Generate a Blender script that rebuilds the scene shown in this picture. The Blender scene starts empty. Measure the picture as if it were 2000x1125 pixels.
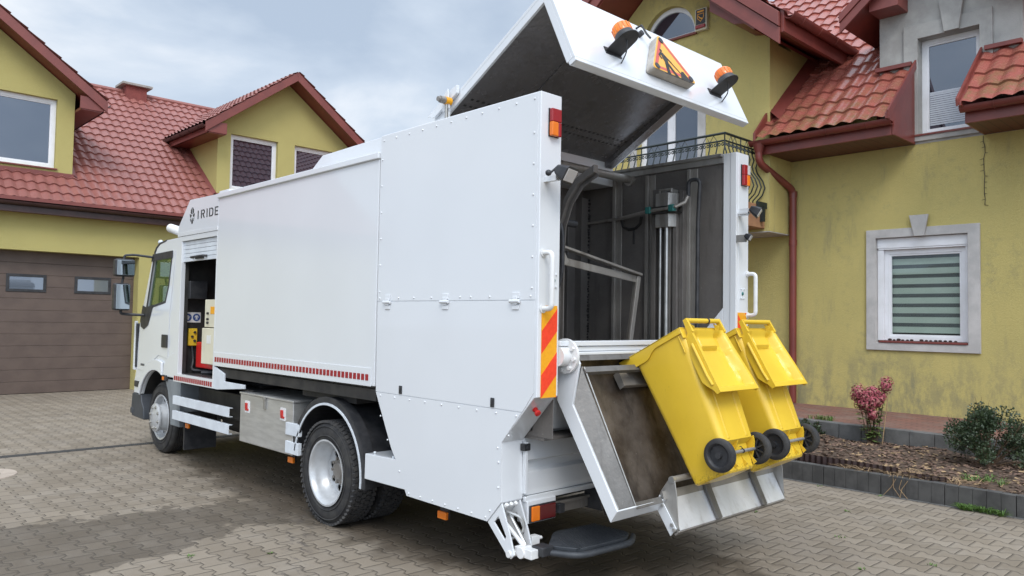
import bpy, bmesh, math, random
from mathutils import Vector, Matrix
R = math.radians
random.seed(7)
sc = bpy.context.scene
# ------------------------------------------------------------------ camera
cam = bpy.data.cameras.new('camera'); co = bpy.data.objects.new('camera', cam)
sc.collection.objects.link(co); sc.camera = co
cam.sensor_width = 36.0; cam.lens = 36.0 * 1500.7 / 2000.0
cam.clip_start = 0.05; cam.clip_end = 2000
yaw, pit, rol = 0.76203059, 0.04145184, 0.01703599
f = Vector((math.sin(yaw) * math.cos(pit), math.cos(yaw) * math.cos(pit), math.sin(pit)))
r = Vector((math.cos(yaw), -math.sin(yaw), 0)); u = r.cross(f)
r2 = math.cos(rol) * r + math.sin(rol) * u; u2 = -math.sin(rol) * r + math.cos(rol) * u
co.matrix_world = Matrix(((r2.x, u2.x, -f.x, -3.37), (r2.y, u2.y, -f.y, -3.302), (r2.z, u2.z, -f.z, 1.75), (0, 0, 0, 1)))
# ------------------------------------------------------------------ world, sun
SUN_EL, SUN_AZ = 46, 216      # degrees; azimuth measured from +Y towards +X
w = bpy.data.worlds.new('World'); sc.world = w; w.use_nodes = True
nt = w.node_tree; nt.nodes.clear()
def wn(t, **k):
    n = nt.nodes.new(t)
    for a, b in k.items(): setattr(n, a, b)
    return n
out = wn('ShaderNodeOutputWorld')
sky = wn('ShaderNodeTexSky', sky_type='NISHITA', sun_disc=False, sun_elevation=R(SUN_EL), sun_rotation=R(SUN_AZ))
b1 = wn('ShaderNodeBackground'); b1.inputs[1].default_value = 0.1
nt.links.new(sky.outputs[0], b1.inputs[0])
tc = wn('ShaderNodeTexCoord'); mp = wn('ShaderNodeMapping'); mp.inputs['Scale'].default_value = (1, 1, 2.2)
mp.inputs['Location'].default_value = (3.1, 1.7, 0.4)
nt.links.new(tc.outputs['Generated'], mp.inputs[0])
n1 = wn('ShaderNodeTexNoise'); n1.inputs['Scale'].default_value = 2.7; n1.inputs['Detail'].default_value = 8; n1.inputs['Roughness'].default_value = .52; n1.inputs['Distortion'].default_value = .25
nt.links.new(mp.outputs[0], n1.inputs[0])
cr = wn('ShaderNodeValToRGB')
e = cr.color_ramp.elements
e[0].position = .37; e[0].color = (.43, .515, .635, 1); e[1].position = .63; e[1].color = (.80, .84, .89, 1)
m_ = e.new(.5); m_.color = (.56, .64, .745, 1)
nt.links.new(n1.outputs[0], cr.inputs[0])
b2 = wn('ShaderNodeBackground')
nt.links.new(cr.outputs[0], b2.inputs[0])
# an overcast sky is brighter overhead than near the horizon
sx = wn('ShaderNodeSeparateXYZ'); nt.links.new(tc.outputs['Generated'], sx.inputs[0])
mr = wn('ShaderNodeMapRange'); mr.interpolation_type = 'SMOOTHSTEP'
for i_, v_ in enumerate((.42, .98, 1.2, 2.5)): mr.inputs[i_ + 1].default_value = v_
nt.links.new(sx.outputs[2], mr.inputs[0])
# ... and brighter round the veiled sun, behind the camera
dt = wn('ShaderNodeVectorMath', operation='DOT_PRODUCT'); nt.links.new(tc.outputs['Generated'], dt.inputs[0])
dt.inputs[1].default_value = (math.sin(R(SUN_AZ)) * math.cos(R(SUN_EL)), math.cos(R(SUN_AZ)) * math.cos(R(SUN_EL)), math.sin(R(SUN_EL)))
m2 = wn('ShaderNodeMapRange'); m2.interpolation_type = 'SMOOTHSTEP'
for i_, v_ in enumerate((.15, 1.0, 0.0, 1.9)): m2.inputs[i_ + 1].default_value = v_
nt.links.new(dt.outputs['Value'], m2.inputs[0])
ad = wn('ShaderNodeMath', operation='ADD'); nt.links.new(mr.outputs[0], ad.inputs[0]); nt.links.new(m2.outputs[0], ad.inputs[1]); nt.links.new(ad.outputs[0], b2.inputs[1])
mx = wn('ShaderNodeMixShader'); mx.inputs[0].default_value = .86
nt.links.new(b1.outputs[0], mx.inputs[1]); nt.links.new(b2.outputs[0], mx.inputs[2]); nt.links.new(mx.outputs[0], out.inputs[0])
sl = bpy.data.lights.new('sun', 'SUN'); sl.energy = 1.5; sl.angle = R(22); sl.color = (1, .96, .9)
so = bpy.data.objects.new('sun', sl); sc.collection.objects.link(so)
az, el = R(SUN_AZ), R(SUN_EL)
to_sun = Vector((math.sin(az) * math.cos(el), math.cos(az) * math.cos(el), math.sin(el)))
so.rotation_euler = to_sun.to_track_quat('Z', 'Y').to_euler(); so.location = (0, 0, 30)
sc.view_settings.view_transform = 'Standard'; sc.view_settings.look = 'None'
sc.view_settings.exposure = 0.06; sc.view_settings.gamma = 1
try: sc.view_settings.use_curve_mapping = False
except Exception: pass
sc.render.engine = 'CYCLES'
sc.cycles.max_bounces = 8; sc.cycles.use_denoising = True
C = sc.collection
# ------------------------------------------------------------------ material helpers
class N:
    def __init__(s, name):
        s.m = bpy.data.materials.new(name); s.m.use_nodes = True; s.t = s.m.node_tree; s.t.nodes.clear()
        s.o = s.t.nodes.new('ShaderNodeOutputMaterial'); s.p = s.t.nodes.new('ShaderNodeBsdfPrincipled')
        s.t.links.new(s.p.outputs[0], s.o.inputs[0])
        s.tc = s.t.nodes.new('ShaderNodeTexCoord'); s.geo = s.t.nodes.new('ShaderNodeNewGeometry')
        s.pos = s.geo.outputs['Position']; s.obj = s.tc.outputs['Object']
    def link(s, a, b):
        if isinstance(a, (int, float)): b.default_value = a
        elif isinstance(a, tuple): b.default_value = a if len(a) == len(b.default_value) else a + (1,)
        else: s.t.links.new(a, b)
    def math(s, op, a, b=0, c=0, clamp=False):
        n = s.t.nodes.new('ShaderNodeMath'); n.operation = op; n.use_clamp = clamp
        s.link(a, n.inputs[0]); s.link(b, n.inputs[1]); s.link(c, n.inputs[2]); return n.outputs[0]
    def noise(s, scale, detail=4, rough=.55, dist=0, vec=None, stretch=None):
        n = s.t.nodes.new('ShaderNodeTexNoise'); n.inputs['Scale'].default_value = scale; n.inputs['Detail'].default_value = detail
        n.inputs['Roughness'].default_value = rough; n.inputs['Distortion'].default_value = dist
        v = vec or s.pos
        if stretch:
            mpn = s.t.nodes.new('ShaderNodeMapping'); mpn.inputs['Scale'].default_value = stretch; s.t.links.new(v, mpn.inputs[0]); v = mpn.outputs[0]
        s.t.links.new(v, n.inputs['Vector']); return n.outputs[0]
    def ramp(s, fac, a, b):
        n = s.t.nodes.new('ShaderNodeMapRange'); n.inputs[1].default_value = a; n.inputs[2].default_value = b; n.clamp = True
        n.interpolation_type = 'SMOOTHSTEP'
        s.link(fac, n.inputs[0]); return n.outputs[0]
    def mix(s, fac, a, b):
        n = s.t.nodes.new('ShaderNodeMix'); n.data_type = 'RGBA'; s.link(fac, n.inputs[0])
        s.link(a, n.inputs[6]); s.link(b, n.inputs[7]); return n.outputs[2]
    def mul(s, col, k):
        n = s.t.nodes.new('ShaderNodeMix'); n.data_type = 'RGBA'; n.blend_type = 'MULTIPLY'; n.inputs[0].default_value = 1
        s.link(col, n.inputs[6]); s.link(k, n.inputs[7]); return n.outputs[2]
    def bump(s, h, dist=.005, strength=1):
        n = s.t.nodes.new('ShaderNodeBump'); n.inputs['Distance'].default_value = dist; n.inputs['Strength'].default_value = strength
        s.link(h, n.inputs['Height']); s.t.links.new(n.outputs[0], s.p.inputs['Normal'])
    def sep(s, v):
        n = s.t.nodes.new('ShaderNodeSeparateXYZ'); s.t.links.new(v, n.inputs[0]); return n.outputs
    def set(s, **k):
        for a, v in k.items():
            nm = {'col': 'Base Color', 'rough': 'Roughness', 'metal': 'Metallic', 'coat': 'Coat Weight', 'coatr': 'Coat Roughness', 'spec': 'Specular IOR Level',
                  'trans': 'Transmission Weight', 'emit': 'Emission Color', 'estr': 'Emission Strength', 'sss': 'Subsurface Weight', 'alpha': 'Alpha', 'ior': 'IOR'}[a]
            s.link(v, s.p.inputs[nm])
        return s.m
def simple(name, c, c2=None, scale=6, rough=.5, rvar=.1, metal=0, bump=0, bscale=80, coat=0, lo=.35, hi=.65, stretch=None, **k):
    n = N(name)
    nz = n.noise(scale, 6, .6, stretch=stretch)
    if c2: n.set(col=n.mix(n.ramp(nz, lo, hi), c + (1,), c2 + (1,)))
    else: n.set(col=c + (1,))
    n.set(rough=n.math('ADD', rough - rvar / 2, n.math('MULTIPLY', n.noise(scale * 2.3, 4), rvar)), metal=metal, coat=coat, **k)
    if bump: n.bump(n.noise(bscale, 4), bump)
    return n.m
# ------------------------------------------------------------------ materials
def mat_paint(name, c, rough=.28, wav=.02):
    n = N(name)
    n.set(col=n.mix(n.ramp(n.noise(.9, 3), .3, .7), c + (1,), tuple(v * .965 for v in c) + (1,)), rough=rough, coat=.8, coatr=.06)
    n.bump(n.noise(1.1, 1), wav, .3); return n.m
WHITE = mat_paint('white_paint', (.66, .68, .705))
WHITE2 = simple('white_plastic', (.70, .70, .70), (.64, .64, .63), 9, .35)
GREYWHITE = simple('pale_grey_paint', (.62, .66, .70), (.55, .58, .62), 5, .35)
BLACK = simple('black_plastic', (.018, .019, .022), (.035, .035, .038), 12, .5, bump=.001, bscale=200)
DARK = simple('chassis_black', (.012, .012, .013), (.03, .028, .026), 6, .6)
RUBBER = simple('tyre_rubber', (.018, .018, .02), (.04, .038, .036), 10, .75, bump=.002, bscale=120)
TREAD = simple('worn_tread', (.03, .03, .032), (.055, .052, .05), 14, .8, bump=.003, bscale=90)
def mat_steel(name, c1, c2, c3, rough, metal):
    n = N(name)
    base = n.mix(n.ramp(n.noise(2.3, 7, .62), .35, .68), c1 + (1,), c2 + (1,))
    st = n.ramp(n.noise(5, 6, .6, stretch=(1.5, 1.5, .22)), .50, .72)
    col = n.mix(n.math('MULTIPLY', st, .75), base, c3 + (1,))
    sp = n.ramp(n.noise(60, 2), .68, .76)
    n.set(col=n.mix(n.math('MULTIPLY', sp, .35), col, (.33, .31, .28, 1)), rough=n.math('ADD', rough, n.math('MULTIPLY', n.noise(9, 4), .25)), metal=metal)
    n.bump(n.noise(30, 4), .002); return n.m
DSTEEL = mat_steel('grimy_steel', (.135, .125, .117), (.175, .162, .152), (.085, .078, .072), .30, .3)
FLANGEST = mat_steel('dull_flange_steel', (.125, .118, .11), (.19, .18, .168), (.075, .068, .06), .3, .35)
RIBST = mat_steel('rib_steel', (.26, .245, .225), (.34, .32, .295), (.17, .155, .14), .3, .4)
HATCHIN = mat_steel('hatch_lining', (.20, .192, .198), (.225, .216, .22), (.17, .16, .157), .13, .35)
FLOORST = mat_steel('worn_chute_steel', (.05, .037, .028), (.17, .145, .125), (.022, .018, .016), .26, .45)
STEEL = mat_steel('scuffed_steel', (.34, .33, .31), (.46, .45, .43), (.2, .18, .16), .28, .65)
STEEL2 = mat_steel('weathered_steel', (.27, .25, .23), (.36, .34, .31), (.16, .14, .12), .36, .5)
BRIGHT = mat_steel('polished_steel', (.66, .67, .69), (.76, .77, .79), (.40, .38, .36), .25, .45)
ALU = simple('brushed_aluminium', (.62, .62, .61), (.50, .50, .49), 3, .38, .15, .7, stretch=(1, 1, 6))
RIM = simple('wheel_silver', (.52, .535, .55), (.43, .44, .45), 8, .32, .1, .25)
CHROME = simple('rod_chrome', (.55, .55, .54), (.4, .4, .39), 5, .3, .1, .7)
def mat_stucco(name, a, b, dirt, amount):
    n = N(name)
    col = n.mix(n.ramp(n.noise(1.1, 6, .6), .3, .7), a + (1,), b + (1,))
    col = n.mix(n.math('MULTIPLY', n.ramp(n.noise(70, 5, .75), .45, .62), .30), col, (.40, .34, .13, 1))
    z = n.sep(n.pos)[2]
    streak = n.math('MULTIPLY', n.ramp(n.noise(5.5, 9, .75, stretch=(1, 1, .16)), .50, .70), n.ramp(n.noise(1.0, 3), .38, .6))
    blot = n.math('MULTIPLY', n.ramp(n.noise(.8, 4), .40, .62), n.ramp(n.noise(6.5, 9, .78), .46, .66))
    low = n.math('SUBTRACT', 1, n.ramp(z, .5, 1.9))
    d = n.math('MULTIPLY', n.math('MAXIMUM', streak, blot), amount)
    d = n.math('ADD', d, n.math('MULTIPLY', n.math('MULTIPLY', low, n.ramp(n.noise(4.2, 9, .78, stretch=(1, 1, .5)), .44, .60)), amount * 1.1), clamp=True)
    col = n.mix(d, col, dirt + (1,))
    n.set(col=col, rough=.92, spec=.2)
    n.bump(n.math('ADD', n.noise(170, 3), n.math('MULTIPLY', n.noise(45, 3), .8)), .006, .9); return n.m
STUCCO = mat_stucco('weathered_yellow_render', (.51, .425, .162), (.465, .39, .15), (.27, .245, .135), .62)
STUCCO2 = mat_stucco('yellow_render', (.45, .395, .155), (.425, .372, .146), (.42, .385, .18), .22)
GREYREND = simple('bare_cement_render', (.40, .395, .375), (.30, .295, .28), 2.2, .92, bump=.004, bscale=60)
STONE = simple('pale_cast_stone', (.50, .48, .46), (.40, .385, .37), 3, .85, bump=.004, bscale=120)
def mat_tile(name, a, b, moss, amt, rough):
    n = N(name)
    col = n.mix(n.ramp(n.noise(2.2, 6, .6), .3, .7), a + (1,), b + (1,))
    if amt:
        k = n.ramp(n.noise(4.5, 8, .68), .40, .66)
        z = n.sep(n.pos)[2]
        k = n.math('MULTIPLY', k, n.math('ADD', .12, n.math('MULTIPLY', n.math('SUBTRACT', 1, n.ramp(z, 4.75, 5.9)), amt)))
        col = n.mix(k, col, moss + (1,))
    n.set(col=col, rough=n.math('ADD', rough, n.math('MULTIPLY', n.noise(20, 4), .15)), spec=.5)
    n.bump(n.noise(140, 3), .0015); return n.m
TILE = mat_tile('red_metal_tiles', (.32, .095, .072), (.27, .08, .062), (.16, .12, .05), .62, .19)
TILE2 = mat_tile('faded_red_tiles', (.265, .098, .080), (.225, .080, .066), (.2, .1, .06), 0, .40)
TRIM = simple('red_brown_trim', (.185, .04, .030), (.15, .034, .027), 3, .38, bump=.0008, bscale=60)
TRIM2 = simple('brown_red_fascia', (.20, .052, .042), (.165, .043, .036), 3, .45)
def mat_soffit():
    n = N('soffit_boards'); x, y, z = n.sep(n.pos)
    s = n.math('ABSOLUTE', n.math('SUBTRACT', n.math('FRACT', n.math('DIVIDE', y, .13)), .5))
    n.set(col=n.mix(n.ramp(s, .44, .48), (.115, .035, .028, 1), (.03, .01, .008, 1)), rough=.5); return n.m
SOFFIT = mat_soffit()
GUTDARK = simple('gutter_dark_brown', (.035, .014, .013), (.05, .02, .018), 4, .35)
PVC = simple('white_window_frame', (.74, .74, .76), (.68, .68, .69), 4, .3)
def mat_pane(name, tint, k):
    n = N(name)
    g = n.t.nodes.new('ShaderNodeBsdfGlossy'); g.inputs['Roughness'].default_value = .015; g.inputs['Color'].default_value = (.80, .88, 1, 1)
    d = n.t.nodes.new('ShaderNodeBsdfDiffuse'); d.inputs['Color'].default_value = tint + (1,)
    lw = n.t.nodes.new('ShaderNodeLayerWeight'); lw.inputs['Blend'].default_value = .25
    m = n.t.nodes.new('ShaderNodeMixShader')
    n.t.links.new(n.math('ADD', k, n.math('MULTIPLY', lw.outputs['Facing'], .3), clamp=True), m.inputs[0])
    n.t.links.new(d.outputs[0], m.inputs[1]); n.t.links.new(g.outputs[0], m.inputs[2]); n.t.links.new(m.outputs[0], n.o.inputs[0]); return n.m
PANE = mat_pane('window_pane', (.018, .021, .03), .16)
PANEG = mat_pane('garage_window_pane', (.12, .14, .17), .16)
def mat_glass(name, tint, tr):
    n = N(name)
    g = n.t.nodes.new('ShaderNodeBsdfGlossy'); g.inputs['Roughness'].default_value = .01
    t = n.t.nodes.new('ShaderNodeBsdfTransparent'); t.inputs['Color'].default_value = tint + (1,)
    m = n.t.nodes.new('ShaderNodeMixShader'); lw = n.t.nodes.new('ShaderNodeLayerWeight'); lw.inputs['Blend'].default_value = .2
    n.t.links.new(n.math('ADD', tr, n.math('MULTIPLY', lw.outputs['Facing'], .35), clamp=True), m.inputs[0])
    n.t.links.new(t.outputs[0], m.inputs[1]); n.t.links.new(g.outputs[0], m.inputs[2]); n.t.links.new(m.outputs[0], n.o.inputs[0]); return n.m
GLASS = mat_glass('clear_glass', (.62, .72, .66), .06)
GLASSW = mat_glass('clear_pane', (.92, .95, .95), .05)
MIRROR = simple('mirror_glass', (.42, .47, .5), None, 5, .03, .0, 1.0)
def mat_plastic(name, c, c2, rough=.33, grime=0):
    n = N(name)
    col = n.mix(n.ramp(n.noise(3.5, 5), .3, .7), c + (1,), c2 + (1,))
    if grime:
        zz = n.sep(n.obj)[2]
        k = n.math('MULTIPLY', n.math('SUBTRACT', 1, n.ramp(zz, .0, .10)), n.ramp(n.noise(70, 6, .75), .50, .62))
        sc_ = n.ramp(n.noise(30, 5, .7, stretch=(3, 3, .5)), .63, .72)
        col = n.mix(n.math('MAXIMUM', n.math('MULTIPLY', k, .6), n.math('MULTIPLY', sc_, grime)), col, (.05, .04, .02, 1))
    n.set(col=col, rough=n.math('ADD', rough, n.math('MULTIPLY', n.noise(14, 4), .14)), spec=.5, coat=.15)
    n.bump(n.noise(5, 3), .006, .3); return n.m
YELLOW = mat_plastic('yellow_plastic', (.71, .475, .036), (.66, .43, .03), .3, .38)
AMBER = mat_plastic('amber_lens', (.80, .21, .012), (.66, .14, .008), .15)
REDLENS = mat_plastic('red_lens', (.33, .012, .018), (.26, .01, .014), .15)
DREDLENS = mat_plastic('dark_red_lens', (.10, .008, .010), (.07, .006, .008), .15)
CLEARLENS = mat_plastic('clear_lens', (.55, .53, .52), (.45, .44, .43), .15)
ORANGE = simple('orange_reflective', (.80, .36, .012), (.75, .32, .01), 60, .4)
REDREF = simple('red_reflective', (.82, .055, .02), (.75, .045, .015), 60, .4)
REDTAPE = simple('dark_red_tape', (.32, .012, .018), (.25, .01, .015), 40, .4)
REDMETAL = simple('red_enamel', (.55, .02, .018), (.48, .016, .015), 4, .35)
CREAM = simple('cream_enamel', (.62, .58, .45), (.56, .52, .4), 4, .4)
SIGNY = simple('sign_yellow', (.80, .42, .06), (.74, .38, .055), 5, .45)
SIGNR = simple('sign_red', (.58, .09, .075), (.5, .075, .06), 5, .45)
SIGNBACK = simple('sign_box_grey', (.45, .42, .38), (.33, .30, .26), 9, .6)
BLUE = simple('sign_blue', (.03, .07, .24), None, 4, .5)
GREEN = simple('green_fitting', (.02, .13, .12), None, 4, .5)
BROWNBOX = simple('tan_board', (.33, .17, .09), (.28, .14, .075), 5, .7)
GARAGE = simple('brown_garage_panel', (.115, .082, .066), (.095, .067, .055), 3, .5, bump=.0015, bscale=160)
IRON = simple('black_wrought_iron', (.012, .02, .02), None, 6, .45)
KERB = simple('grey_concrete_kerb', (.082, .079, .075), (.048, .046, .044), 5, .9, bump=.005, bscale=110)
KERBL = simple('light_concrete_kerb', (.135, .132, .127), (.085, .083, .08), 4, .9, bump=.005, bscale=110)
SOIL = simple('bed_soil', (.115, .075, .05), (.06, .04, .028), 14, .95, bump=.03, bscale=28)
BARK = simple('bark_chips', (.19, .115, .08), (.09, .055, .04), 30, .9)
STRAW = simple('dry_straw', (.34, .23, .12), (.24, .16, .09), 20, .9)
PLASTBR = simple('brown_edging_plastic', (.045, .026, .024), (.03, .018, .017), 8, .35)
LEAFG = simple('hydrangea_leaf', (.15, .20, .05), (.08, .12, .035), 12, .55)
LEAFD = simple('boxwood_leaf', (.024, .042, .018), (.042, .062, .026), 9, .45)
GRASS = simple('weed_green', (.10, .19, .03), (.07, .13, .025), 20, .6)
PETAL = simple('pink_petal', (.36, .075, .105), (.27, .05, .065), 25, .7)
PETAL2 = simple('dusky_petal', (.27, .10, .10), (.38, .16, .13), 25, .7)
STEM = simple('brown_stem', (.12, .075, .045), (.16, .1, .06), 20, .8)
PEBBLE = simple('dark_pine_cone', (.03, .02, .018), (.06, .035, .03), 40, .8)
CEMENT = simple('manhole_concrete', (.40, .33, .27), (.33, .27, .22), 6, .9, bump=.004, bscale=90)
CASTIRON = simple('cast_iron', (.05, .05, .052), (.035, .035, .036), 20, .6, bump=.002, bscale=100)
CAPSTONE = simple('chimney_cap', (.33, .31, .28), (.25, .235, .21), 5, .9)
BRICKRED = simple('chimney_brick', (.21, .05, .04), (.17, .04, .032), 7, .8)
STEPG = simple('step_grey_plastic', (.028, .032, .038), (.04, .044, .05), 14, .55, bump=.001, bscale=120)
SEAT = simple('seat_fabric', (.03, .03, .035), None, 6, .9)

def mat_pavers():
    n = N('interlocking_pavers')
    nzv = n.t.nodes.new('ShaderNodeTexNoise'); nzv.inputs['Scale'].default_value = 9; n.t.links.new(n.pos, nzv.inputs[0])
    x, y, z = n.sep(n.pos)
    wob = n.math('MULTIPLY', n.math('SUBTRACT', nzv.outputs[0], .5), .012)
    x = n.math('ADD', x, wob); y = n.math('ADD', y, wob)
    W, L, A = .165, .205, .020
    uu = n.math('DIVIDE', x, W)
    cs = n.math('COSINE', n.math('MULTIPLY', y, 2 * math.pi / L))
    tri = n.math('MULTIPLY', n.math('MINIMUM', n.math('MAXIMUM', n.math('MULTIPLY', cs, 1.9), -1), 1), A / W)
    rn = n.math('ROUND', uu)
    sg = n.math('SUBTRACT', 1, n.math('MULTIPLY', n.math('ABSOLUTE', n.math('MODULO', rn, 2)), 2))
    d = n.math('SUBTRACT', n.math('SUBTRACT', uu, rn), n.math('MULTIPLY', sg, tri))
    dz = n.math('MULTIPLY', n.math('ABSOLUTE', d), W)
    cidx = n.math('SUBTRACT', rn, n.math('LESS_THAN', d, 0))
    par = n.math('ABSOLUTE', n.math('MODULO', cidx, 2))
    fy = n.math('ADD', n.math('DIVIDE', y, L), n.math('MULTIPLY', n.math('SUBTRACT', 1, par), .5))
    ry = n.math('ROUND', fy)
    dj = n.math('MULTIPLY', n.math('ABSOLUTE', n.math('SUBTRACT', fy, ry)), L)
    dist = n.math('MINIMUM', dz, dj)
    joint = n.ramp(dist, .0015, .0055)
    edge = n.ramp(dist, .003, .016)
    row = n.math('FLOOR', fy)
    cmb = n.t.nodes.new('ShaderNodeCombineXYZ'); n.t.links.new(cidx, cmb.inputs[0]); n.t.links.new(row, cmb.inputs[1])
    wnz = n.t.nodes.new('ShaderNodeTexWhiteNoise'); wnz.noise_dimensions = '2D'; n.t.links.new(cmb.outputs[0], wnz.inputs[0])
    rnd = wnz.outputs[0]
    col = n.mix(rnd, (.176, .143, .106, 1), (.238, .197, .15, 1))
    col = n.mix(n.math('MULTIPLY', n.ramp(n.noise(2.2, 8, .68), .42, .7), .5), col, (.28, .243, .2, 1))
    col = n.mix(n.math('MULTIPLY', n.ramp(n.noise(120, 3), .5, .7), .25), col, (.13, .115, .1, 1))
    col = n.mix(n.math('MULTIPLY', n.ramp(n.noise(.55, 5), .5, .75), .35), col, (.14, .115, .092, 1))
    oil = n.math('MULTIPLY', n.ramp(n.noise(1.35, 3, .5), .67, .73), n.ramp(n.noise(9, 5, .7), .35, .6))
    col = n.mix(n.math('MULTIPLY', oil, .6), col, (.06, .052, .045, 1))
    # damp band across the yard and damp mixed with painted shade below the truck
    px, py, pz = n.sep(n.pos)
    wob2 = n.math('MULTIPLY', n.math('SUBTRACT', n.noise(2.4, 6, .62), .5), .9)
    blk = n.math('MULTIPLY', n.math('SUBTRACT', rnd, .5), .16)
    cen = n.math('ADD', 3.35, n.math('MULTIPLY', px, .06))
    half = n.math('ADD', .46, n.math('MULTIPLY', n.math('MAXIMUM', n.math('SUBTRACT', -.5, px), 0), .35))
    q = n.math('SUBTRACT', half, n.math('ABSOLUTE', n.math('SUBTRACT', py, cen)))
    q = n.math('ADD', n.math('ADD', q, wob2), blk)
    wet1 = n.math('MULTIPLY', n.ramp(q, -.01, .04), n.math('SUBTRACT', 1, n.ramp(px, .9, 1.6)))
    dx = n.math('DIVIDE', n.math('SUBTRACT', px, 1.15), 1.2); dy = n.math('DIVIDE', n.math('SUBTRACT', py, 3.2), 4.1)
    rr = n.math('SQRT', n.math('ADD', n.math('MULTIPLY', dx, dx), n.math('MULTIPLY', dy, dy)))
    truck_wet_shade = n.ramp(n.math('SUBTRACT', n.math('ADD', 1.05, wob2), rr), -.12, .16)
    col = n.mix(n.math('MULTIPLY', truck_wet_shade, .45), col, n.mul(col, (.55, .52, .5, 1)))  # darker again below the truck: its shade put into the paving colour
    wet_shade = n.math('MULTIPLY', n.math('MAXIMUM', wet1, truck_wet_shade), n.math('ADD', .75, n.math('MULTIPLY', n.noise(6, 5), .35)), clamp=True)
    col = n.mix(n.math('MULTIPLY', wet_shade, .88), col, n.mul(col, (.44, .425, .41, 1)))
    # tyre scuffs
    sx = n.math('ADD', n.math('MULTIPLY', px, .86), n.math('MULTIPLY', py, -.5))
    scuff = n.math('MULTIPLY', n.ramp(n.math('ABSOLUTE', n.math('SUBTRACT', sx, -1.42)), .16, .04), n.ramp(n.noise(14, 5, .7, stretch=(1, .35, 1)), .5, .66))
    scuff = n.math('MULTIPLY', scuff, n.math('SUBTRACT', 1, n.ramp(py, 2.4, 3.4)))
    col = n.mix(n.math('MULTIPLY', scuff, .85), col, (.07, .06, .055, 1))
    jc = n.mix(n.ramp(n.noise(3.5, 6, .7), .58, .7), (.07, .058, .045, 1), (.075, .085, .035, 1))
    col = n.mix(joint, n.mul(jc, (.75, .75, .75, 1)), col)
    n.set(col=col, rough=n.math('SUBTRACT', .88, n.math('MULTIPLY', wet_shade, .22)), spec=.35)
    n.bump(n.math('ADD', n.math('MULTIPLY', edge, 1.0), n.math('ADD', n.math('MULTIPLY', n.noise(70, 4), .22), n.math('MULTIPLY', rnd, .12))), .006, .9)
    return n.m
def mat_brickpath():
    n = N('red_brick_pavers')
    x, y, z = n.sep(n.pos)
    cmb = n.t.nodes.new('ShaderNodeCombineXYZ'); n.t.links.new(y, cmb.inputs[0]); n.t.links.new(x, cmb.inputs[1])
    b = n.t.nodes.new('ShaderNodeTexBrick'); n.t.links.new(cmb.outputs[0], b.inputs[0])
    b.inputs['Color1'].default_value = (.22, .095, .068, 1); b.inputs['Color2'].default_value = (.17, .085, .068, 1); b.inputs['Mortar'].default_value = (.06, .045, .035, 1)
    b.inputs['Scale'].default_value = 1; b.inputs['Brick Width'].default_value = .21; b.inputs['Row Height'].default_value = .105; b.inputs['Mortar Size'].default_value = .006
    col = n.mix(n.math('MULTIPLY', n.ramp(n.noise(2.5, 6), .45, .7), .6), b.outputs[0], (.2, .15, .12, 1))
    n.set(col=col, rough=.9); n.bump(b.outputs['Fac'], .004, -1 if False else 1); return n.m
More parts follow.
